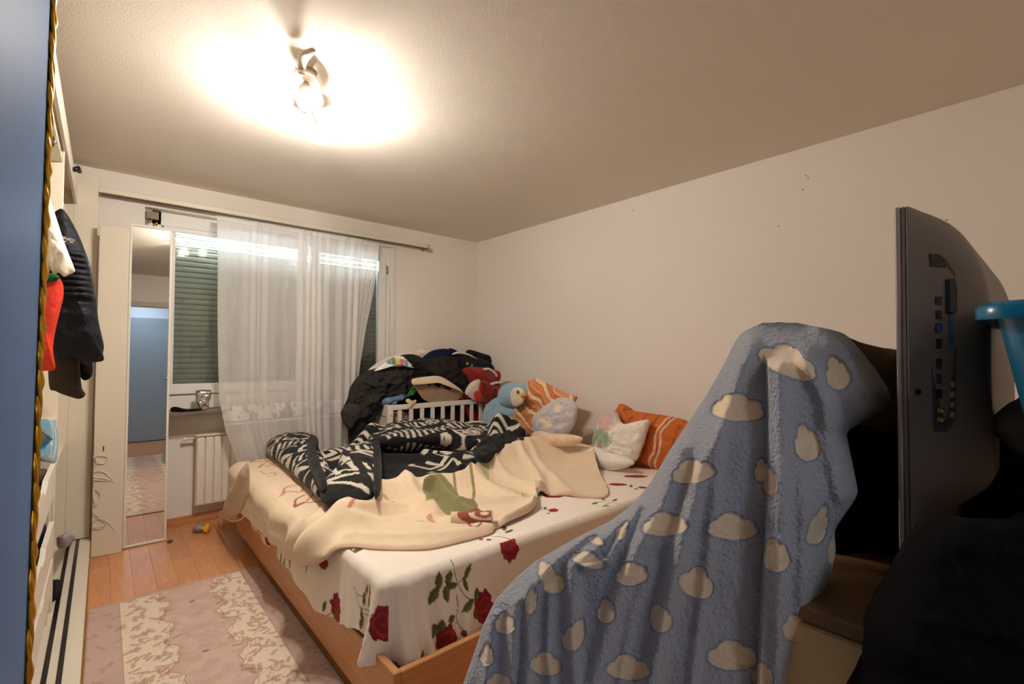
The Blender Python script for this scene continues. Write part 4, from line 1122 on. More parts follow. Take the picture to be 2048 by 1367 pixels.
tag(puff('white_pillow', [(1150, 905), (1185, 893), (1220, 905), (1255, 915), (1268, 927), (1240, 938), (1205, 940), (1165, 930)],
         dict(X=2.62), .06, mat('white_cotton', (238, 228, 216), .9, bump=.2, bscale=40), folds=.010, fscale=6, seed=16, n=90, nr=26),
    'flat white pillow corner lying on the sheet below the printed pillow', 'pillow')

pg = thing('penguin_toy', 'round light-blue plush penguin toy sitting between cot and striped pillow', 'soft toy', pt(1000, 850, X=2.82))
m_bl = mat('penguin_blue', (152, 190, 210), .95, sheen=.5, bump=1.0, bscale=130, bdist=.008, var=.12, vscale=40)
puff('body', [(976, 860), (971, 835), (976, 812), (992, 796), (1010, 790), (1034, 800), (1046, 820), (1034, 845), (1010, 868), (990, 872)], dict(X=2.84), .13, m_bl, pg, folds=.006, fscale=20, seed=1, n=90, nr=30)
puff('head', [(1003, 800), (1003, 782), (1012, 769), (1028, 764), (1045, 768), (1056, 780), (1058, 795), (1048, 810), (1030, 816), (1012, 812)], dict(X=2.80), .12, m_bl, pg, folds=.004, fscale=20, seed=2, n=90, nr=30)
fc = puff('face_patch', [(1022, 796), (1022, 784), (1030, 775), (1042, 776), (1049, 786), (1048, 800), (1040, 810), (1028, 812)], dict(X=2.70), .030, mat('penguin_cream', (238, 220, 190), .95, sheen=.4, bump=.7, bscale=160, bdist=.005), pg, n=60, nr=18)
pb_ = pt(1047, 790, X=2.66); lathe('beak', [(0, -.03), (.022, -.02), (.026, 0), (.018, .022), (0, .035)], pb_, (-.9, -.4, .05), mat('beak_orange', (236, 160, 56), .8), pg, 18)
ey = pt(1035.5, 783, X=2.66); e_ = lathe('eye', [(0, -.008), (.011, -.004), (.013, .002), (.008, .008), (0, .010)], ey, (-1, -.3, .1), mat('eye_black', (16, 18, 26), .15), pg, 16)
lathe('eye_shine', [(0, -.002), (.004, 0), (0, .003)], ey+np.array((-.0095, -.004, .004)), (-1, -.3, .1), mat('eye_white', (245, 245, 245), .3), e_, 10)

# ------------------------------------------------------------------ cot
cx0, cx1, cyf, cyb, cz = 1.845, 2.945, 3.77, 4.13, .835
cot = thing('baby_cot', 'white wooden slatted baby cot between the bed and the window wall', 'cot', (2.4, 3.95, 0))
m_cot = mat('cot_white', (238, 226, 212), .45)
box('post', (cx0, cyf-.02, 0), (cx0+.05, cyf+.02, cz), m_cot, cot, .004)
box('post', (cx1-.045, cyf-.02, 0), (cx1, cyf+.02, cz-.003), m_cot, cot, .004)
box('post', (cx0, cyb-.02, 0), (cx0+.05, cyb+.02, cz+.004), m_cot, cot, .004)
box('post', (cx1-.045, cyb-.02, 0), (cx1, cyb+.02, cz), m_cot, cot, .004)
box('top_rail', (cx0+.05, cyf-.013, cz-.045), (cx1-.045, cyf+.013, cz), m_cot, cot, .004)
box('bottom_rail', (cx0+.05, cyf-.013, .30), (cx1-.045, cyf+.013, .35), m_cot, cot, .004)
box('top_rail', (cx0+.05, cyb-.013, cz-.045), (cx1-.045, cyb+.013, cz), m_cot, cot, .004)
box('end_board', (cx0+.008, cyf+.02, cz-.10), (cx0+.03, cyb-.02, cz+.002), m_cot, cot, .003)
box('end_board', (cx0+.008, cyf+.02, .28), (cx0+.03, cyb-.02, cz-.108), m_cot, cot, .003)
box('end_board', (cx1-.03, cyf+.02, .28), (cx1-.008, cyb-.02, cz), m_cot, cot, .003)
bm = bmesh.new(); add_box(bm, np.array((-.019, -.009, .35)), np.array((.019, .009, cz-.045)), .003)
msl = bpy.data.meshes.new('slat'); bm.to_mesh(msl); bm.free(); msl.materials.append(m_cot)
for x_ in (1.965, 2.075, 2.185, 2.295, 2.405, 2.515, 2.625, 2.735, 2.845):
    o = bpy.data.objects.new('slat', msl); COL.objects.link(o); o.parent = cot; o.location = (x_-2.4, cyf-3.95, 0)
box('base_board', (cx0+.03, cyf+.02, .33), (cx1-.03, cyb-.02, .345), m_cot, cot, .002)
lathe('screw', [(0, 0), (.006, 0), (.006, .002), (0, .002)], (cx0+.028, cyf-.0205, cz-.085), (0, -1, 0), m_brass, cot, 10)

# ------------------------------------------------------------------ clothes heaped on and behind the cot
def cloth(name, label, cat, ol, plane, rgb, bulge=.08, folds=.02, fscale=9, seed=0, group=None, rough=.95, n=170, nr=50, paint=None, **k):
    m_ = mat('cloth_%d_%d_%d' % tuple(rgb), rgb, rough, bump=.5, bscale=90, bdist=.004, var=.12, vscale=9, spec=.15) if paint is None else mat('cloth_print', attr=True, rough=.9, bump=.3, bscale=90, bdist=.003)
    o = puff(name, ol, plane, bulge, m_, folds=folds, fscale=fscale, seed=seed, n=n, nr=nr, paint=paint, **k)
    return tag(o, label, cat, group)
G = 'clothes heaped on the cot'
cloth('dark_trousers', 'dark charcoal trousers hanging down the window end of the cot', 'trousers', [(702, 830), (745, 800), (775, 800), (757, 820), (748, 850), (744, 900), (705, 900), (696, 862)], dict(Y=3.90), (42, 38, 36), .05, .02, 8, 3, G)
cloth('cream_shirt', 'cream shirt spread over the very top of the clothes heap', 'shirt', [(735, 742), (765, 718), (795, 708), (830, 699), (856, 699), (872, 706), (855, 722), (835, 738), (790, 742), (755, 748)], dict(Y=4.08), (232, 222, 206), .05, .016, 10, 5, G)
cloth('black_jacket', 'black jacket draped over the window end of the clothes heap with hanging sleeve', 'jacket',
      [(702, 772), (722, 748), (745, 738), (780, 733), (822, 733), (830, 752), (826, 776), (808, 795), (775, 806), (752, 822), (738, 838), (716, 843), (700, 858), (690, 850), (683, 832), (686, 818), (696, 795)], dict(Y=3.93), (52, 48, 46), .12, .055, 8, 11, G, n=240, nr=80)
cloth('grey_sleeve_shirt', 'charcoal shirt with folded cuff hanging lowest at the curtain side of the heap', 'shirt', [(684, 818), (700, 806), (720, 812), (722, 832), (712, 842), (700, 858), (690, 848), (682, 832)], dict(Y=3.82), (62, 58, 56), .03, .012, 12, 13, G)
def paint_rainbow(a, b, P):
    col = C3((240, 236, 230), a.shape)
    t = a; bands = [(96, 130, 176), (66, 128, 70), (240, 206, 84), (228, 96, 68), (120, 150, 206)]
    for i, c in enumerate(bands):
        col = mixc(col, ((t > -.10+i*.04)&(t < -.062+i*.04)&(np.abs(b-.02+.2*a) < .033))*.9, c)
    col = mixc(col, ((t > .17)&(t < .20)&(np.abs(b+.04) < .02))*.9, (228, 96, 68)); col = mixc(col, ((t > .13)&(t < .165)&(np.abs(b+.03) < .02))*.7, (120, 150, 206))
    return col
cloth('printed_tshirt', 'white t-shirt with rainbow-coloured print lying on the black jacket', 't-shirt', [(748, 742), (765, 728), (790, 713), (812, 714), (830, 722), (835, 733), (831, 737), (818, 730), (795, 731), (770, 735)], dict(Y=3.86), (240, 236, 230), .03, .008, 12, 8, G, paint=paint_rainbow)
cloth('navy_sweater', 'navy blue sweater at the peak of the clothes heap', 'sweater', [(842, 718), (862, 702), (885, 697), (900, 700), (908, 712), (895, 722), (860, 728), (846, 726)], dict(Y=4.0), (24, 32, 60), .05, .016, 11, 21, G)
cloth('black_hoodie', 'large black hoodie rolled across the middle of the clothes heap', 'hoodie', [(800, 712), (825, 708), (850, 718), (880, 712), (912, 714), (925, 728), (934, 750), (944, 790), (925, 800), (880, 792), (835, 792), (822, 775), (828, 745), (812, 728)], dict(Y=3.90), (42, 38, 36), .13, .05, 8, 14, G, n=240, nr=80)
cloth('black_cardigan', 'black cardigan with small yellow flecks draped beneath the striped coat', 'cardigan', [(912, 712), (940, 712), (975, 722), (990, 742), (965, 745), (935, 742), (920, 735)], dict(Y=3.88), (24, 24, 28), .06, .016, 10, 15, G,
      paint=lambda a, b, P: mixc(mixc(C3((24, 24, 28), a.shape), (np.hypot(a+.13, b-.015) < .011)*1., (226, 180, 40)), (np.hypot(a+.085, b+.005) < .010)*1., (236, 196, 60)))
cloth('black_coat', 'blue-black coat at the wall end of the heap with pale piping', 'coat', [(933, 702), (940, 699), (960, 705), (985, 714), (996, 728), (998, 740), (980, 740), (955, 722), (930, 712)], dict(Y=3.98), (30, 32, 38), .08, .018, 10, 16, G)
cloth('knit_beanie', 'black knitted hat standing on the rear top of the heap', 'hat', [(895, 705), (900, 696), (915, 702), (930, 708), (922, 716), (905, 716)], dict(Y=4.02), (22, 24, 28), .05, .01, 12, 17, G)
tube_o = tube('cream_scarf', catmull(np.array([pt(x, y, Y=3.84) for x, y in [(905, 708), (915, 705), (930, 707), (943, 712), (955, 718)]]), 30), np.interp(np.linspace(0, 1, 30), [0, .2, .7, 1], [.012, .028, .02, .004]), mat('scarf_cream', (230, 218, 196), .9, bump=.4, bscale=60), None, 14, .45)
tag(tube_o, 'thin cream scarf curled over the black coat', 'scarf', G)
cloth('grey_cushion', 'grey cushion corner behind the penguin toy by the wall', 'cushion', [(1005, 765), (1018, 762), (1032, 768), (1035, 790), (1010, 795), (1000, 782)], dict(X=2.98), (150, 142, 136), .04, .006, 10, 18, n=70, nr=20)
# red blanket with white trims
rb = thing('red_blanket', 'dark red folded blanket with white trims on the cot corner', 'blanket', pt(975, 800, Y=3.8))
m_red = mat('red_fleece', (142, 30, 20), .95, sheen=.3, bump=.5, bscale=120, bdist=.004, var=.12, vscale=14)
m_wt = mat('fleece_white', (222, 208, 194), .95, sheen=.3, bump=.5, bscale=120, bdist=.004)
puff('fold', [(924, 742), (938, 733), (968, 735), (985, 742), (992, 756), (985, 776), (965, 790), (948, 782), (934, 762)], dict(Y=3.84), .10, m_red, rb, folds=.016, fscale=9, seed=1, n=110, nr=34)
puff('fold', [(978, 742), (995, 740), (1012, 747), (1018, 758), (1010, 764), (990, 762), (980, 755)], dict(Y=3.80), .06, m_red, rb, folds=.012, fscale=9, seed=2, n=90, nr=26)
puff('fold', [(948, 775), (962, 760), (985, 768), (1010, 764), (1015, 776), (1008, 790), (985, 800), (963, 807), (950, 800)], dict(Y=3.76), .09, m_red, rb, folds=.02, fscale=10, seed=3, n=110, nr=34)
puff('lining', [(930, 784), (940, 766), (958, 758), (961, 772), (958, 795), (948, 800), (936, 792)], dict(Y=3.73), .035, m_wt, rb, folds=.008, fscale=8, seed=4, n=80, nr=22)
puff('patch', [(948, 785), (958, 780), (964, 790), (964, 804), (952, 802)], dict(Y=3.70), .03, mat('bright_red', (186, 40, 28), .9, sheen=.3), rb, folds=.004, fscale=8, seed=5, n=60, nr=16)
tube('trim', catmull(np.array([pt(x, y, Y=3.71) for x, y in [(975, 776), (983, 768), (996, 765), (1006, 769), (1011, 778)]]), 26), .022, m_wt, rb, 12, .7)
tube('trim', catmull(np.array([pt(x, y, Y=3.76) for x, y in [(968, 738), (978, 738), (988, 745), (993, 752)]]), 22), .020, m_wt, rb, 12, .7)
tube('dark_fold', catmull(np.array([pt(x, y, Y=3.70) for x, y in [(966, 764), (962, 780), (963, 796), (975, 802), (992, 797)]]), 26), .024, m_red, rb, 12)
# changing mat
cm_ = [(822, 764), (826, 757), (845, 754), (878, 752), (900, 763), (924, 781), (930, 790), (905, 795), (885, 805), (860, 800), (842, 780), (824, 768)]
cm = thing('changing_pad', 'folded beige padded board wedged in the cot among the clothes', 'pad', pt(875, 800, Y=3.8))
puff('pad', [(823, 763), (826, 757), (850, 753), (878, 752), (902, 764), (925, 782), (905, 775), (880, 764), (850, 766), (828, 769)], dict(Y=3.73), .02, mat('pad_beige', (232, 212, 182), .8, bump=.2, bscale=40), cm, folds=.002, fscale=6, n=90, nr=22)
puff('underside', [(826, 768), (850, 765), (880, 763), (905, 774), (927, 784), (915, 800), (880, 808), (850, 800), (836, 784)], dict(Y=3.79), .02, mat('pad_tan', (164, 136, 108), .85, bump=.2, bscale=40), cm, folds=.004, fscale=6, n=90, nr=22)
G2 = 'things inside the cot'
cloth('denim_shorts', 'crumpled light blue denim shorts on the cot end', 'shorts', [(762, 806), (770, 796), (790, 792), (806, 782), (811, 788), (808, 798), (795, 803), (790, 812), (775, 812)], dict(Y=3.84), (108, 134, 166), .04, .02, 12, 31, G2, n=110, nr=34)
cloth('black_trousers', 'black trousers filling the cot behind the rail', 'trousers', [(785, 815), (800, 800), (830, 790), (870, 800), (905, 800), (940, 795), (968, 800), (968, 870), (785, 880)], dict(Y=3.98), (24, 21, 20), .08, .02, 8, 33, G2)
cloth('brown_bag', 'dark brown bag seen between the cot slats', 'bag', [(846, 835), (880, 826), (920, 822), (922, 880), (848, 884)], dict(Y=3.90), (76, 58, 52), .05, .006, 6, 34, G2, n=70, nr=20)
cloth('beige_cloth', 'beige crumpled cloth at the window end inside the cot', 'cloth', [(783, 828), (800, 822), (815, 828), (812, 850), (788, 856)], dict(Y=3.86), (190, 164, 132), .04, .012, 12, 35, G2, n=60, nr=18)
bs = thing('harness', 'red and black padded harness with metal studs in the cot corner', 'harness', pt(945, 860, Y=3.85))
tube('strap', catmull(np.array([pt(x, y, Y=3.84) for x, y in [(915, 790), (925, 803), (938, 830), (948, 850), (955, 870)]]), 24), .045, mat('harness_red', (186, 34, 22), .6, bump=.3), bs, 12, .4)
tube('strap', catmull(np.array([pt(x, y, Y=3.84) for x, y in [(925, 788), (938, 800), (950, 806)]]), 18), .03, mat('harness_red', (186, 34, 22), .6), bs, 12, .4)
bsh = puff('pad', [(932, 826), (950, 818), (964, 824), (968, 850), (962, 866), (946, 858)], dict(Y=3.90), .04, mat('harness_red', (186, 34, 22), .6), bs, folds=.004, n=60, nr=16)
for x_, y_ in ((948, 826), (951, 830), (955, 833), (945, 832), (950, 836), (921, 790), (926, 794)): lathe('stud', [(0, 0), (.008, 0), (.006, .006), (0, .008)], pt(x_, y_, Y=3.80), (0, -1, .1), m_chrome, bs, 10)
hg = thing('green_hangers', 'three green plastic hanger bars sticking out of the heap', 'hanger', pt(815, 800, Y=3.8))
m_green = mat('hanger_green', (48, 150, 70), .35)
for a, b in (((812, 794), (829, 770)), ((818, 792), (832, 773)), ((824, 790), (833, 777))): tube('bar', [pt(*a, Y=3.80), pt(*b, Y=3.82)], .006, m_green, hg, 8)
cloth('bone_teether', 'cream bone-shaped toy on the cot rail', 'toy', [(812, 798), (818, 797), (824, 801), (832, 799), (832, 804), (825, 810), (822, 815), (816, 815), (817, 808), (812, 803)], dict(Y=3.75), (228, 208, 174), .015, 0, 8, 0, G2, n=50, nr=10)
cloth('cream_cushion', 'cream cushion edge showing above the patterned blanket at the cot foot', 'cushion', [(925, 848), (940, 842), (960, 841), (980, 846), (990, 856), (960, 868), (930, 866)], dict(Y=3.66), (240, 220, 190), .05, .004, 6, 41, n=70, nr=20)

# ------------------------------------------------------------------ clothes in the wardrobe
def quilt(a, b, P):
    z = P[..., 2]; zt, zb = pt(180, 508, Y=2.72)[2], pt(180, 600, Y=2.72)[2]
    m_ = ((z < zt)&(z > zb)); ph = (z-zb)/(zt-zb)*8
    return np.where(m_, .014*np.abs(np.sin(ph*math.pi))**.5, 0)-.006*np.exp(-((z-zb+.012)/.006)**2)
cloth('winter_jacket', 'navy quilted winter jacket hanging out of the wardrobe', 'jacket', [(100, 440), (118, 418), (131, 424), (150, 455), (166, 490), (180, 530), (190, 585), (197, 640), (204, 672), (208, 692), (206, 706), (206, 721), (175, 724), (150, 716), (120, 715), (98, 690), (92, 600), (94, 500)], dict(Y=2.72), (27, 27, 33), .07, .014, 9, 51, extra=quilt, n=260, nr=90, rough=.55)
cloth('grey_sweater', 'dark grey sweater with ribbed cuff hanging below the quilted jacket', 'sweater', [(100, 690), (130, 690), (158, 705), (160, 740), (164, 775), (171, 788), (160, 797), (140, 793), (112, 782), (98, 770)], dict(Y=2.80), (58, 50, 46), .05, .012, 8, 52)
cloth('black_sleeve_shirt', 'thin black sleeve between the jacket cuff and grey sweater', 'shirt', [(155, 705), (182, 715), (184, 750), (168, 760), (158, 745)], dict(Y=2.84), (22, 20, 22), .03, .01, 9, 53, n=80, nr=22)
lab = bmesh.new()
for i_, (x, y, w_) in enumerate(((128, 474, .010), (133, 477, .030), (140, 480, .018), (146, 480, .012), (128, 482, .016), (143, 484, .01))):
    p = pt(x, y, Y=2.635); add_box(lab, p-np.array((w_/2, .001, .0028)), p+np.array((w_/2, .001, .0028)), .0004)
lbo = bmobj('shoulder_print', lab, mat('print_grey', (170, 166, 150), .7)); lbo.parent = [o for o in COL.objects if o.name == 'winter_jacket'][0]
cloth('white_blouse', 'long white blouse hanging nearest the sliding door', 'blouse', [(66, 372), (90, 366), (100, 395), (114, 440), (130, 488), (148, 534), (149, 543), (138, 549), (128, 553), (118, 545), (108, 548), (100, 540), (92, 556), (76, 556), (62, 540)], dict(Y=2.40), (240, 232, 218), .05, .022, 9, 54, n=200, nr=60, stretch=(2, .5))
cloth('red_shirt', 'coral red long-sleeved top hanging under the white blouse', 'top', [(60, 560), (84, 553), (112, 552), (125, 566), (127, 590), (120, 622), (110, 665), (106, 700), (110, 737), (94, 741), (78, 741), (62, 735)], dict(Y=2.44), (206, 62, 44), .045, .012, 8, 55, n=170, nr=50, stretch=(2, .6))
cloth('green_garment', 'small dark green garment between blouse and red top', 'garment', [(80, 553), (98, 546), (112, 548), (119, 556), (106, 564), (88, 563)], dict(Y=2.36), (30, 84, 46), .03, .01, 14, 56, n=60, nr=20)
def paint_tow(a, b, P):
    col = C3((74, 150, 178), a.shape)
    t = a+.35*np.maximum(b, 0)+.004*fbm(a*60, b*60, 0, 2, 1)
    for q, w_ in ((-.06, .016), (.055, .012)): col = mixc(col, np.exp(-((t-q)/w_)**2)**.5*.95, (226, 232, 220))
    col = mixc(col, (t > .13)*.6, (60, 128, 160)); col = mixc(col, (b < -.155)*.5, (150, 200, 214))
    return col
tag(puff('striped_towel', [(66, 850), (74, 841), (92, 837), (105, 842), (111, 855), (113, 880), (112, 912), (109, 925), (96, 924), (82, 920), (80, 912), (88, 900), (90, 885), (84, 868), (72, 862)], dict(X=-.115), .022, m_plush, back=.012, folds=.008, fscale=14, seed=57, paint=paint_tow, n=140, nr=40),
    'blue and white striped terry towel hanging over the wardrobe shelf edge', 'towel')
cloth('dark_shoes', 'pair of dark shoes on the wardrobe floor by the drawers', 'shoes', [(104, 1165), (112, 1158), (120, 1168), (118, 1182), (110, 1195), (104, 1200)], dict(X=-.16), (34, 32, 34), .03, .01, 12, 58, n=50, nr=14)
cloth('grey_socks', 'crumpled grey and lilac socks on the wardrobe floor near the end panel', 'socks', [(126, 1072), (134, 1066), (143, 1070), (144, 1078), (136, 1084), (128, 1096)], dict(X=-.13), (168, 160, 170), .03, .014, 16, 59, n=60, nr=18)
cloth('patterned_scarf', 'dark patterned scarf spilling from the top drawer', 'scarf', [(70, 950), (80, 938), (95, 936), (96, 944), (84, 955), (76, 968), (70, 975)], dict(X=-.19), (92, 72, 64), .03, .012, 16, 60, n=60, nr=18)
cloth('black_underwear', 'dark clothes lying in the middle drawer', 'clothes', [(70, 1065), (80, 1045), (84, 1060), (80, 1082), (70, 1100)], dict(X=-.19), (40, 38, 34), .03, .012, 16, 61, n=60, nr=18)
ch = thing('coat_hangers', 'black and grey hanger hooks at the wardrobe rail near the sliding door', 'hanger', pt(104, 285, Y=2.5))
for dx, c_, r_ in ((0, m_black, .004), (4, m_chrome, .003)):
    tube('hook', catmull(np.array([pt(x+dx, y, Y=2.5) for x, y in [(92, 272), (100, 270), (106, 276), (107, 286), (102, 292), (94, 294)]]), 22), r_, c_, ch, 8)

# ------------------------------------------------------------------ small things by the window and on the floor
fb = thing('foil_bag', 'crumpled silver foil bag standing on the window sill', 'foil bag', pt(402, 820, Y=4.12))
def crease(a, b, P): return .008*ridged(a*22+3, b*16, 0, 2, 71)
puff('foil', [(391, 783), (396, 780), (412, 779), (423, 782), (421, 796), (418, 808), (417, 818), (403, 819), (397, 812), (391, 800)], dict(Y=4.12), .022, mat('foil', (206, 204, 204), .16, .95), fb, folds=.006, fscale=26, seed=72, n=70, nr=22, extra=crease)
box('seal_strip', pt(392, 783, Y=4.105)-np.array((0, .001, 0)), pt(421, 779, Y=4.105)+np.array((0, .002, 0)), mat('foil_dark', (150, 148, 150), .3, .9), fb, .001)
cloth('black_glove', 'flat black cloth lying on the sill between mirror and foil bag', 'cloth', [(342, 815), (352, 813), (375, 818), (400, 817), (404, 821), (380, 822), (350, 823), (342, 822)], dict(Y=4.13), (18, 16, 16), .03, .004, 14, 73, n=60, nr=14)
ty = thing('bottle_toy', 'small grey bottle with bright yellow cap lying on the floor', 'bottle', pt(407, 1060, Z=0))
tc_ = pt(410, 1056, Z=.032); ax_ = np.array((.8, -.55, -.05))
lathe('body', [(0, -.075), (.018, -.073), (.026, -.05), (.024, -.03), (.013, -.012), (.012, 0)], tc_, ax_, mat('bottle_grey', (150, 142, 116), .4), ty, 20)
lathe('neck', [(.013, -.012), (.017, -.006), (.017, .002), (.013, .004)], tc_, ax_, mat('bottle_white', (228, 220, 204), .4), ty, 20)
lathe('cap', [(.0, 0), (.027, 0), (.031, .006), (.031, .022), (.027, .027), (0, .027)], tc_, ax_, mat('cap_yellow', (238, 176, 30), .4), ty, 24)
tag(puff('fluff', [(334, 1083), (338, 1080), (345, 1079), (344, 1083), (338, 1085)], dict(Z=.004), .006, mat('fluff_dark', (84, 66, 50), .9), n=24, nr=8, folds=.002), 'small dark scrap on the floor at the mirror foot', 'scrap')

# ------------------------------------------------------------------ foreground: cloud blanket over a clothes airer, dresser, television, tub
RB = [(645, 1572), (652, 1640), (665, 1690), (700, 1722), (740, 1752), (775, 1776), (800, 1783), (812, 1778), (835, 1740), (862, 1692), (900, 1700), (950, 1710), (985, 1717), (1005, 1706), (1030, 1688), (1060, 1668), (1100, 1672), (1140, 1664), (1180, 1650), (1230, 1634), (1290, 1616), (1367, 1602), (1500, 1595), (1950, 1600)]
LB = [(645, 1535), (652, 1505), (665, 1482), (690, 1466), (720, 1452), (760, 1430), (800, 1406), (850, 1372), (900, 1339), (950, 1310), (975, 1293), (1000, 1272), (1020, 1250), (1045, 1215), (1065, 1170), (1090, 1125), (1120, 1072), (1150, 1036), (1200, 990), (1250, 966), (1300, 950), (1367, 926), (1500, 900), (1950, 870)]
def make_cloud():
    yy = np.concatenate([np.arange(645, 1400, 2.2), np.linspace(1402, 1950, 60)]); nv = len(yy); nu = 460
    xl = np.interp(yy, [p[0] for p in LB], [p[1] for p in LB]); xr = np.interp(yy, [p[0] for p in RB], [p[1] for p in RB])
    kk = np.exp(-np.linspace(-2, 2, 17)**2); kk /= kk.sum(); xl[:330] = np.convolve(np.pad(xl, 8, 'edge'), kk, 'valid')[:330]; xr[:330] = np.convolve(np.pad(xr, 8, 'edge'), kk, 'valid')[:330]
    u = np.linspace(0, 1, nu); u = .5-.5*np.cos(u*math.pi)*(.35)-(.5-u)*.0+(u-.5)*.65; u = (u-u[0])/(u[-1]-u[0])
    Uu = np.repeat(u[:, None], nv, 1); Yp = np.repeat(yy[None], nu, 0)
    Xp = xl[None]+(xr-xl)[None]*Uu
    low = smooth((Yp-650)/560)
    D0 = .99*(1-low)+low*np.interp(Xp, [930, 1250, 1480, 1620, 1780], [.88, .93, .88, .80, .78])
    prof = np.sqrt(np.clip(1-(2*Uu-1)**2, 0, 1)); topf = smooth((Yp-645)/90)**.7
    D = D0+.10-.13*prof*topf
    def rd(pts, w_, h_): 
        nonlocal D
        D = D-ridge(Xp, Yp, pts, w_, h_*1.45)
    rd([(1500, 690), (1450, 830), (1405, 930), (1370, 1060), (1335, 1210), (1295, 1400), (1270, 1600)], 20, .026)
    rd([(1440, 860), (1432, 960), (1420, 1080), (1400, 1240), (1380, 1400)], 14, .012)
    rd([(1360, 900), (1320, 1010), (1270, 1110), (1225, 1230), (1180, 1400), (1160, 1600)], 22, .028)
    rd([(1300, 1130), (1262, 1230), (1235, 1400)], 13, .010)
    rd([(1240, 1035), (1200, 1090), (1145, 1130), (1145, 1240), (1150, 1400)], 15, .022)
    rd([(1180, 1060), (1110, 1120), (1060, 1200), (1058, 1300), (1050, 1400), (1045, 1600)], 13, .022)
    rd([(1090, 1130), (1030, 1210), (1025, 1320), (1012, 1420)], 12, .018)
    rd([(985, 1230), (975, 1320), (965, 1420)], 12, .014)
    rd([(1275, 1010), (1240, 1080), (1215, 1120), (1170, 1135)], 11, .020)
    rd([(1100, 1180), (1095, 1300), (1105, 1400)], 10, .012)
    rd([(1560, 740), (1565, 860), (1565, 1000), (1560, 1150), (1555, 1400)], 20, .020)
    rd([(1610, 720), (1650, 800), (1660, 900), (1680, 990)], 18, .022)
    rd([(1600, 900), (1610, 1050), (1605, 1200), (1590, 1400)], 18, .014)
    rd([(1640, 660), (1700, 710), (1740, 780)], 20, .014)
    # the right strip laps over the left part along one sharp edge
    xs = np.interp(Yp, [645, 725, 800, 960, 1100, 1250, 1400, 1950], [1500, 1532, 1535, 1537, 1528, 1520, 1512, 1500])
    on = smooth((Yp-700)/40)
    D = D-on*.030*smooth((Xp-xs)/5)*np.exp(-np.clip(Xp-xs, 0, 999)/70)+on*.016*smooth((xs-Xp+2)/4)*np.exp(-np.clip(xs-Xp, 0, 999)/40)
    # sleeve-like flap stands in front of the hanging strip at the right
    fl = smooth((Xp-np.interp(Yp, [700, 760, 862], [1600, 1660, 1694]))/8)*smooth((870-Yp)/10)*smooth((Yp-690)/40)
    D = D+.022*fl
    D = D+.006*fbm(Xp/60, Yp/90, 0, 3, 5)+.0016*fbm(Xp/9, Yp/9, 0, 3, 15)
    # cloud patches
    CL = [(1577, 722, 62, 33, 22), (1675, 745, 24, 38, -14), (1476, 814, 53, 31, 3), (1387, 941, 44, 27, -10), (1614, 885, 25, 42, -12), (1523, 940, 14, 26, 0), (1541, 962, 14, 30, 0), (1330, 1047, 46, 27, -4), (1466, 1052, 50, 30, 2), (1265, 1146, 32, 27, -8), (1395, 1164, 36, 34, 24), (1093, 1143, 17, 27, -22), (1178, 1119, 34, 17, 18), (1245, 1060, 10, 22, 30),
          (1107, 1165, 22, 25, -8), (1552, 1110, 28, 38, -10), (1320, 1235, 22, 32, -15), (1213, 1221, 18, 27, 0), (1150, 1270, 20, 38, 30), (1010, 1245, 20, 24, 0), (974, 1308, 14, 25, 0), (1092, 1327, 32, 26, 10), (1257, 1334, 44, 28, 4), (1465, 1310, 50, 33, 3), (1590, 1255, 24, 30, 0), (1638, 1050, 18, 46, 22), (1040, 1065, 14, 10, 0), (1193, 1080, 16, 9, 20), (1525, 1350, 22, 30, 0), (998, 1362, 26, 18, 0), (1310, 1047, 5, 5, 0), (1380, 1420, 50, 30, 0), (1200, 1450, 50, 30, 0), (1063, 1200, 12, 30, 8), (1668, 1090, 10, 40, 10)]
    cm_ = np.full(Xp.shape, -9.0)
    wob = 2.0*fbm(Xp/11, Yp/11, 0, 2, 3)
    for cx, cy, rx, ry, an in CL:
        near = (np.abs(Xp-cx) < 110)&(np.abs(Yp-cy) < 110)
        a_ = math.radians(an); uu = ((Xp-cx)*math.cos(a_)+(Yp-cy)*math.sin(a_))/rx; vv = (-(Xp-cx)*math.sin(a_)+(Yp-cy)*math.cos(a_))/ry
        s_ = min(rx, ry)
        m1 = 1-np.hypot(uu/.98, (vv-.25)/.62); m2 = (.52-np.hypot(uu+.1, (vv+.38)))*1.2; m3 = (.44-np.hypot(uu-.45, vv+.08))*1.2; m4 = (.42-np.hypot(uu+.55, vv-.05))*1.2
        q = np.maximum(np.maximum(m1, m2), np.maximum(m3, m4))*s_+wob
        cm_ = np.where(near, np.maximum(cm_, q), cm_)
    inside = smooth(cm_/3+.4)
    D = D+.0045*inside-.0015*np.exp(-((cm_+2.5)/3)**2)
    P = pt(Xp, Yp, D=D)
    # back of the drape
    nb_ = 60; ub = np.linspace(1, 0, nb_)[1:-1]; Ub = np.repeat(ub[:, None], nv, 1); Yb = np.repeat(yy[None], nb_-2, 0); Xb = xl[None]+(xr-xl)[None]*Ub
    lowb = smooth((Yb-650)/560); D0b = .99*(1-lowb)+lowb*np.interp(Xb, [930, 1250, 1480, 1620, 1780], [.88, .93, .88, .80, .78])
    Db = D0b+.10+.10*np.sqrt(np.clip(1-(2*Ub-1)**2, 0, 1))*smooth((Yb-645)/90)**.7*(1-.5*smooth((Xb-1400)/200)*lowb)
    Pb = pt(Xb, Yb, D=Db)
    Pa = np.concatenate([P, Pb], 0)
    col = C3((172, 173, 181), Xp.shape)
    col = mixc(col, smooth(.5+.9*fbm(Xp/26, Yp/26, 0, 3, 41))*.35, (176, 176, 182))
    col = mixc(col, np.exp(-((cm_+1.5)/2.2)**2)*.65, (72, 98, 132)); col = mixc(col, inside, (236, 210, 176))
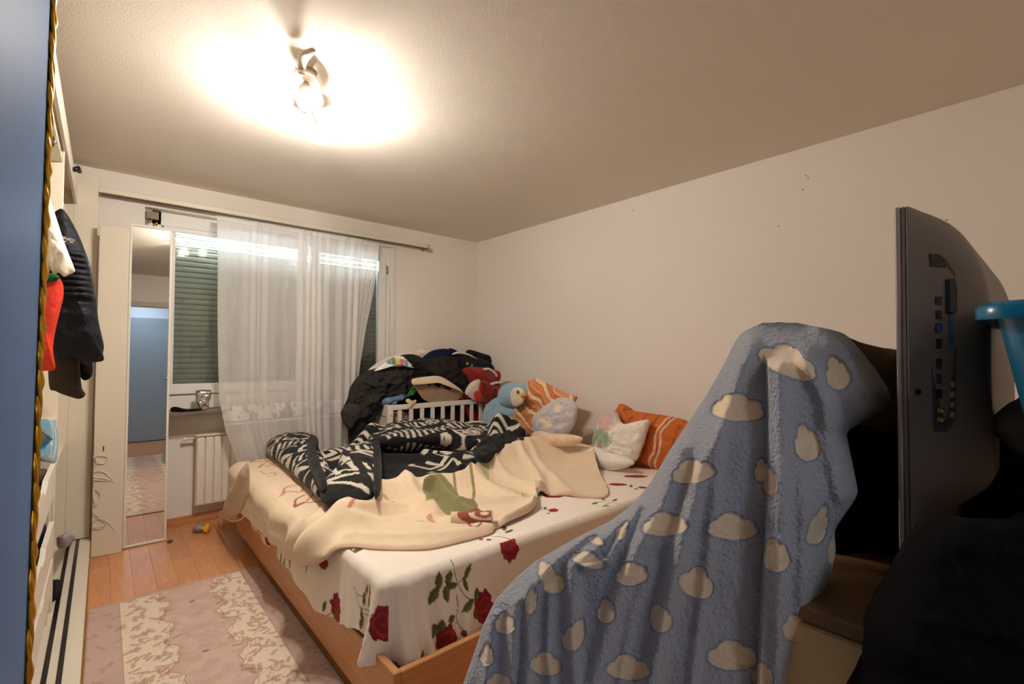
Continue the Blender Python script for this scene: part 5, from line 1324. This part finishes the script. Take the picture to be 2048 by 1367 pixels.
    colb = C3((172, 173, 181), Xb.shape); cc = np.concatenate([col, colb], 0)
    # the fleece pile: bump only outside of the clouds
    m = mat('cloud_fleece', attr=True, rough=1.0, sheen=.6, bump=1.0, bscale=150, bdist=.010, var=.12, vscale=200, spec=.1, fur=True)
    n_ = Pa.shape[0]; F = grid_quads(n_, nv, True)[:, ::-1]
    o = meshobj('cloud_blanket', Pa.reshape(-1, 3), F, m, None, cc.reshape(-1, 3))
    tag(o, 'light blue fleece blanket with cream cloud patches draped high in the foreground', 'blanket')
make_cloud()

# dresser
ds = thing('dresser', 'cream dresser with brown worn top at the bottom foreground corner', 'dresser', (1.4, -.02, 0))
ZD = .855
m_dtop = mat('dresser_brown_top', (120, 88, 52), .45, var=.18, vscale=14)
m_dfr = mat('dresser_cream', (208, 180, 126), .5, var=.04, vscale=4)
box('top', (.925, -.30, ZD-.022), (1.90, .375, ZD), m_dtop, ds, .003)
box('body', (.95, -.29, .0), (1.89, .365, ZD-.022), m_dfr, ds, .003)
for z0, z1 in ((.06, .30), (.31, .55), (.56, .82)):
    dr = box('drawer_front', (.936, -.28, z0), (.950, .355, z1), m_dfr, ds, .004)
    tube('drawer_handle', [(.936, -.06, (z0+z1)/2), (.918, -.05, (z0+z1)/2), (.918, .05, (z0+z1)/2), (.936, .06, (z0+z1)/2)], .005, m_chrome, dr, 8)

# television seen from its rear edge
tv = thing('television', 'grey flat television standing edge-on on the dresser with its ports in view', 'television', (1.55, .17, ZD))
TX, TYF = 1.150, .2035
TZ0, TZ1 = ZD+.008, 1.575
TX1 = 2.05
m_tvs = mat('tv_shell_grey', (112, 100, 90), .45)
m_tvb = mat('tv_bezel_silver', (176, 158, 150), .3, .5)
box('bezel', (TX, TYF-.006, TZ0), (TX1, TYF+.002, TZ1), m_tvb, tv, .002)
box('rear_rim', (TX+.001, TYF-.014, TZ0+.001), (TX1-.001, TYF-.0062, TZ1-.001), m_tvs, tv, .002)
box('screen', (TX+.012, TYF+.002, TZ0+.02), (TX1-.012, TYF+.004, TZ1-.012), mat('tv_screen', (8, 8, 9), .08), tv, 0)
def shell():
    nu, nv = 120, 120
    u = np.linspace(0, 1, nu)**1.5*(TX1-TX-.004); v = np.linspace(0, 1, nv)
    Z = TZ0+.002+(TZ1-TZ0-.004)*v
    A, B = np.meshgrid(u, Z, indexing='ij')
    sx = np.clip(A/.135, 0, 1); sx = 1-(1-sx)**1.6
    st = np.clip((TZ1-B)/.21, 0, 1); st = np.sqrt(np.clip(1-(1-st)**2.0, 0, 1)); 
    sb = .35+.65*smooth((B-TZ0-.10)/.10)
    se = smooth((TX1-TX-A)/.1)
    dep = .100*sx*st*sb*se
    P = np.stack([TX+.002+A, TYF-.0145-dep, B], -1)
    return P
PS = shell()
sheet('rear_shell', PS, m_tvs, tv, .003, None, flip=True)
def on_shell(px_, py_, off=.0015):
    """point of the shell under a line of sight (nearest of its grid points along the ray)"""
    d = (pt(px_, py_, D=1.0)-CAM); d /= np.linalg.norm(d)
    q = PS.reshape(-1, 3)-CAM; t = q@d; r = np.linalg.norm(q-t[:, None]*d, axis=1); i = np.argsort(r)[:4]; i = i[np.argmin(t[i])]
    return CAM+d*(t[i]-off)
m_port = mat('port_recess', (30, 27, 25), .5); m_plate = mat('port_plate', (66, 60, 54), .5)
def patch(name, corners, m, parent, off, th=.003):
    C_ = [on_shell(x, y, off) for x, y in corners]; d = np.array([.25, .97, 0])*th
    bm = bmesh.new(); A = [bm.verts.new(p) for p in C_]; B = [bm.verts.new(p+d) for p in C_]
    bm.faces.new(A); bm.faces.new(B)
    for i in range(len(C_)): bm.faces.new((A[i], A[(i+1) % len(C_)], B[(i+1) % len(C_)], B[i]))
    bmesh.ops.recalc_face_normals(bm, faces=bm.faces); return bmobj(name, bm, m, parent)
pp = patch('port_panel', [(1860, 506), (1878, 508), (1893, 520), (1910, 545), (1912, 700), (1912, 840), (1895, 864), (1868, 862), (1862, 700)], m_plate, tv, .002)
patch('recess', [(1861, 507), (1880, 509), (1892, 520), (1892, 534), (1862, 532)], m_port, pp, .0035)
for (y_, h_) in ((593, 16), (620, 17), (646, 17), (677, 20), (717, 20), (748, 19), (778, 18)): patch('port', [(1873, y_), (1884, y_), (1884, y_+h_), (1873, y_+h_)], m_port, pp, .0038)
patch('port', [(1877, 650), (1882, 650), (1882, 662), (1877, 662)], mat('usb_blue', (40, 80, 150), .5), pp, .0055)
for y_ in (820, 838): lathe('aerial_socket', [(0, 0), (.0055, 0), (.0055, .004), (.0035, .004), (.0035, .001), (0, .001)], on_shell(1879, y_, .002), (-.75, -.65, 0), m_brass, pp, 14)
for y_ in (765, 785, 805, 825): patch('socket', [(1904, y_), (1909, y_-2), (1909, y_+9), (1904, y_+9)], mat('socket_cream', (160, 140, 96), .5), pp, .0038)
stk = patch('usb_stick', [(1899, 558), (1911, 556), (1914, 580), (1915, 622), (1910, 627), (1901, 624)], mat('stick_black', (14, 14, 14), .4), tv, .010, .008)
patch('sticker', [(1901, 630), (1908, 630), (1908, 690), (1902, 690)], mat('sticker_blue', (50, 96, 124), .5), tv, .004, .002)
lathe('screw', [(0, 0), (.006, 0), (.006, .002), (.002, .0025), (0, .001)], on_shell(1835, 783, .001), (-.6, -.8, 0), m_dark, tv, 12)
box('stand_neck', (1.52, .10, ZD+.01), (1.68, .185, ZD+.12), m_tvs, tv, .01)
box('stand_foot', (1.35, .0, ZD), (1.85, .285, ZD+.012), m_tvs, tv, .004)

# blue tub, dark piles
tb = thing('storage_tub', 'translucent blue plastic storage tub at the edge of the view behind the television', 'tub', (1.22, -.18, 1.14))
m_tub = mat('tub_blue', (10, 120, 158), .25, trans=.35)
def tub():
    x0, x1, y0, y1, zt, zb = 1.0, 1.44, -.44, .088, 1.372, 1.13
    def loop(ins, z, n=20):
        r = .05; pts = []
        a0, a1, b0, b1 = x0+ins, x1-ins, y0+ins, y1-ins
        for (cx, cy, s) in ((a1-r, b1-r, 0), (a0+r, b1-r, 1), (a0+r, b0+r, 2), (a1-r, b0+r, 3)):
            for t in np.linspace(0, math.pi/2, 6): pts.append((cx+r*math.cos(t+s*math.pi/2), cy+r*math.sin(t+s*math.pi/2), z))
        return np.array(pts)
    rows = [loop(.0, zt-.026), loop(-.001, zt-.008), loop(.006, zt), loop(.016, zt-.004), loop(.022, zt-.02), loop(.028, zt-.05), loop(.06, zb), loop(.075, zb-.004)]
    inner = [loop(.079, zb+.003), loop(.064, zb+.003), loop(.032, zt-.05), loop(.026, zt-.02), loop(.019, zt-.0085), loop(.009, zt-.004), loop(.003, zt-.010), loop(.004, zt-.026)]
    allr = np.array(rows[::-1][::-1]+inner)
    n = allr.shape[1]; P = allr.transpose(1, 0, 2); F = grid_quads(n, P.shape[1], True)
    V = P.reshape(-1, 3); F = [tuple(q) for q in F.tolist()]
    k = P.shape[1]; F.append(tuple(i*k+7 for i in range(n))); F.append(tuple(i*k+8 for i in range(n))[::-1])
    return meshobj('tub_shell', V, F, m_tub, tb)
tub()
for y_ in (-.02, -.2): box('rib', (1.012, y_-.004, 1.20), (1.030, y_+.004, 1.34), m_tub, tb, .002)
BK = (14, 11, 11)
cloth('dark_brown_blanket', 'dark brown blanket hanging behind the cloud blanket, between it and the television', 'blanket', [(1545, 648), (1580, 646), (1640, 655), (1690, 672), (1720, 684), (1760, 694), (1795, 700), (1850, 720), (1880, 860), (1850, 1010), (1800, 1110), (1720, 1080), (1640, 1000), (1570, 800), (1540, 690)],
      dict(D=1.26), (100, 80, 60), .07, .018, 7, 81, n=240, nr=70, back=.05, stretch=(1.4, .6))
cloth('black_bag', 'black bag lying on the dresser between cloud blanket and television', 'bag', [(1640, 900), (1700, 850), (1760, 860), (1830, 900), (1840, 1100), (1798, 1160), (1740, 1132), (1680, 1122), (1636, 1105)], dict(D=1.06), (10, 9, 9), .03, .01, 7, 82, back=.03)
cloth('black_coat_pile', 'large black coat heaped in the bottom foreground corner', 'coat', [(1725, 1460), (1732, 1330), (1740, 1285), (1742, 1245), (1760, 1205), (1790, 1150), (1822, 1090), (1850, 1052), (1862, 1036), (1900, 1032), (1955, 1038), (2020, 1040), (2110, 1060), (2150, 1460)], dict(D=.70), BK, .08, .035, 8, 83, n=260, nr=80)
cloth('black_clothes_pile', 'black clothes piled on the dresser under the blue tub', 'clothes', [(1948, 1100), (1950, 900), (1958, 850), (1990, 838), (2100, 850), (2160, 1120)], dict(D=1.02), BK, .05, .02, 8, 84)
cloth('rolled_garment', 'small black rolled garment between the television and the blue tub', 'garment', [(1950, 860), (1952, 740), (1958, 712), (1966, 698), (1976, 694), (1990, 720), (2008, 780), (2012, 860)], dict(D=1.42), (20, 13, 13), .04, .01, 9, 85, n=90, nr=26)
cloth('olive_scarf', 'crumpled olive grey scarf on the black clothes at the frame edge', 'scarf', [(1992, 860), (2000, 838), (2020, 815), (2050, 795), (2100, 780), (2110, 930), (2070, 925), (2040, 905), (2010, 880)], dict(D=.90), (112, 100, 74), .05, .02, 12, 86, n=120, nr=40)
cloth('purple_cloth', 'sliver of purple cloth under the black coat', 'cloth', [(1730, 1420), (1734, 1350), (1742, 1332), (1760, 1340), (1780, 1430)], dict(D=.74), (88, 14, 70), .02, .004, 8, 87, n=50, nr=14)
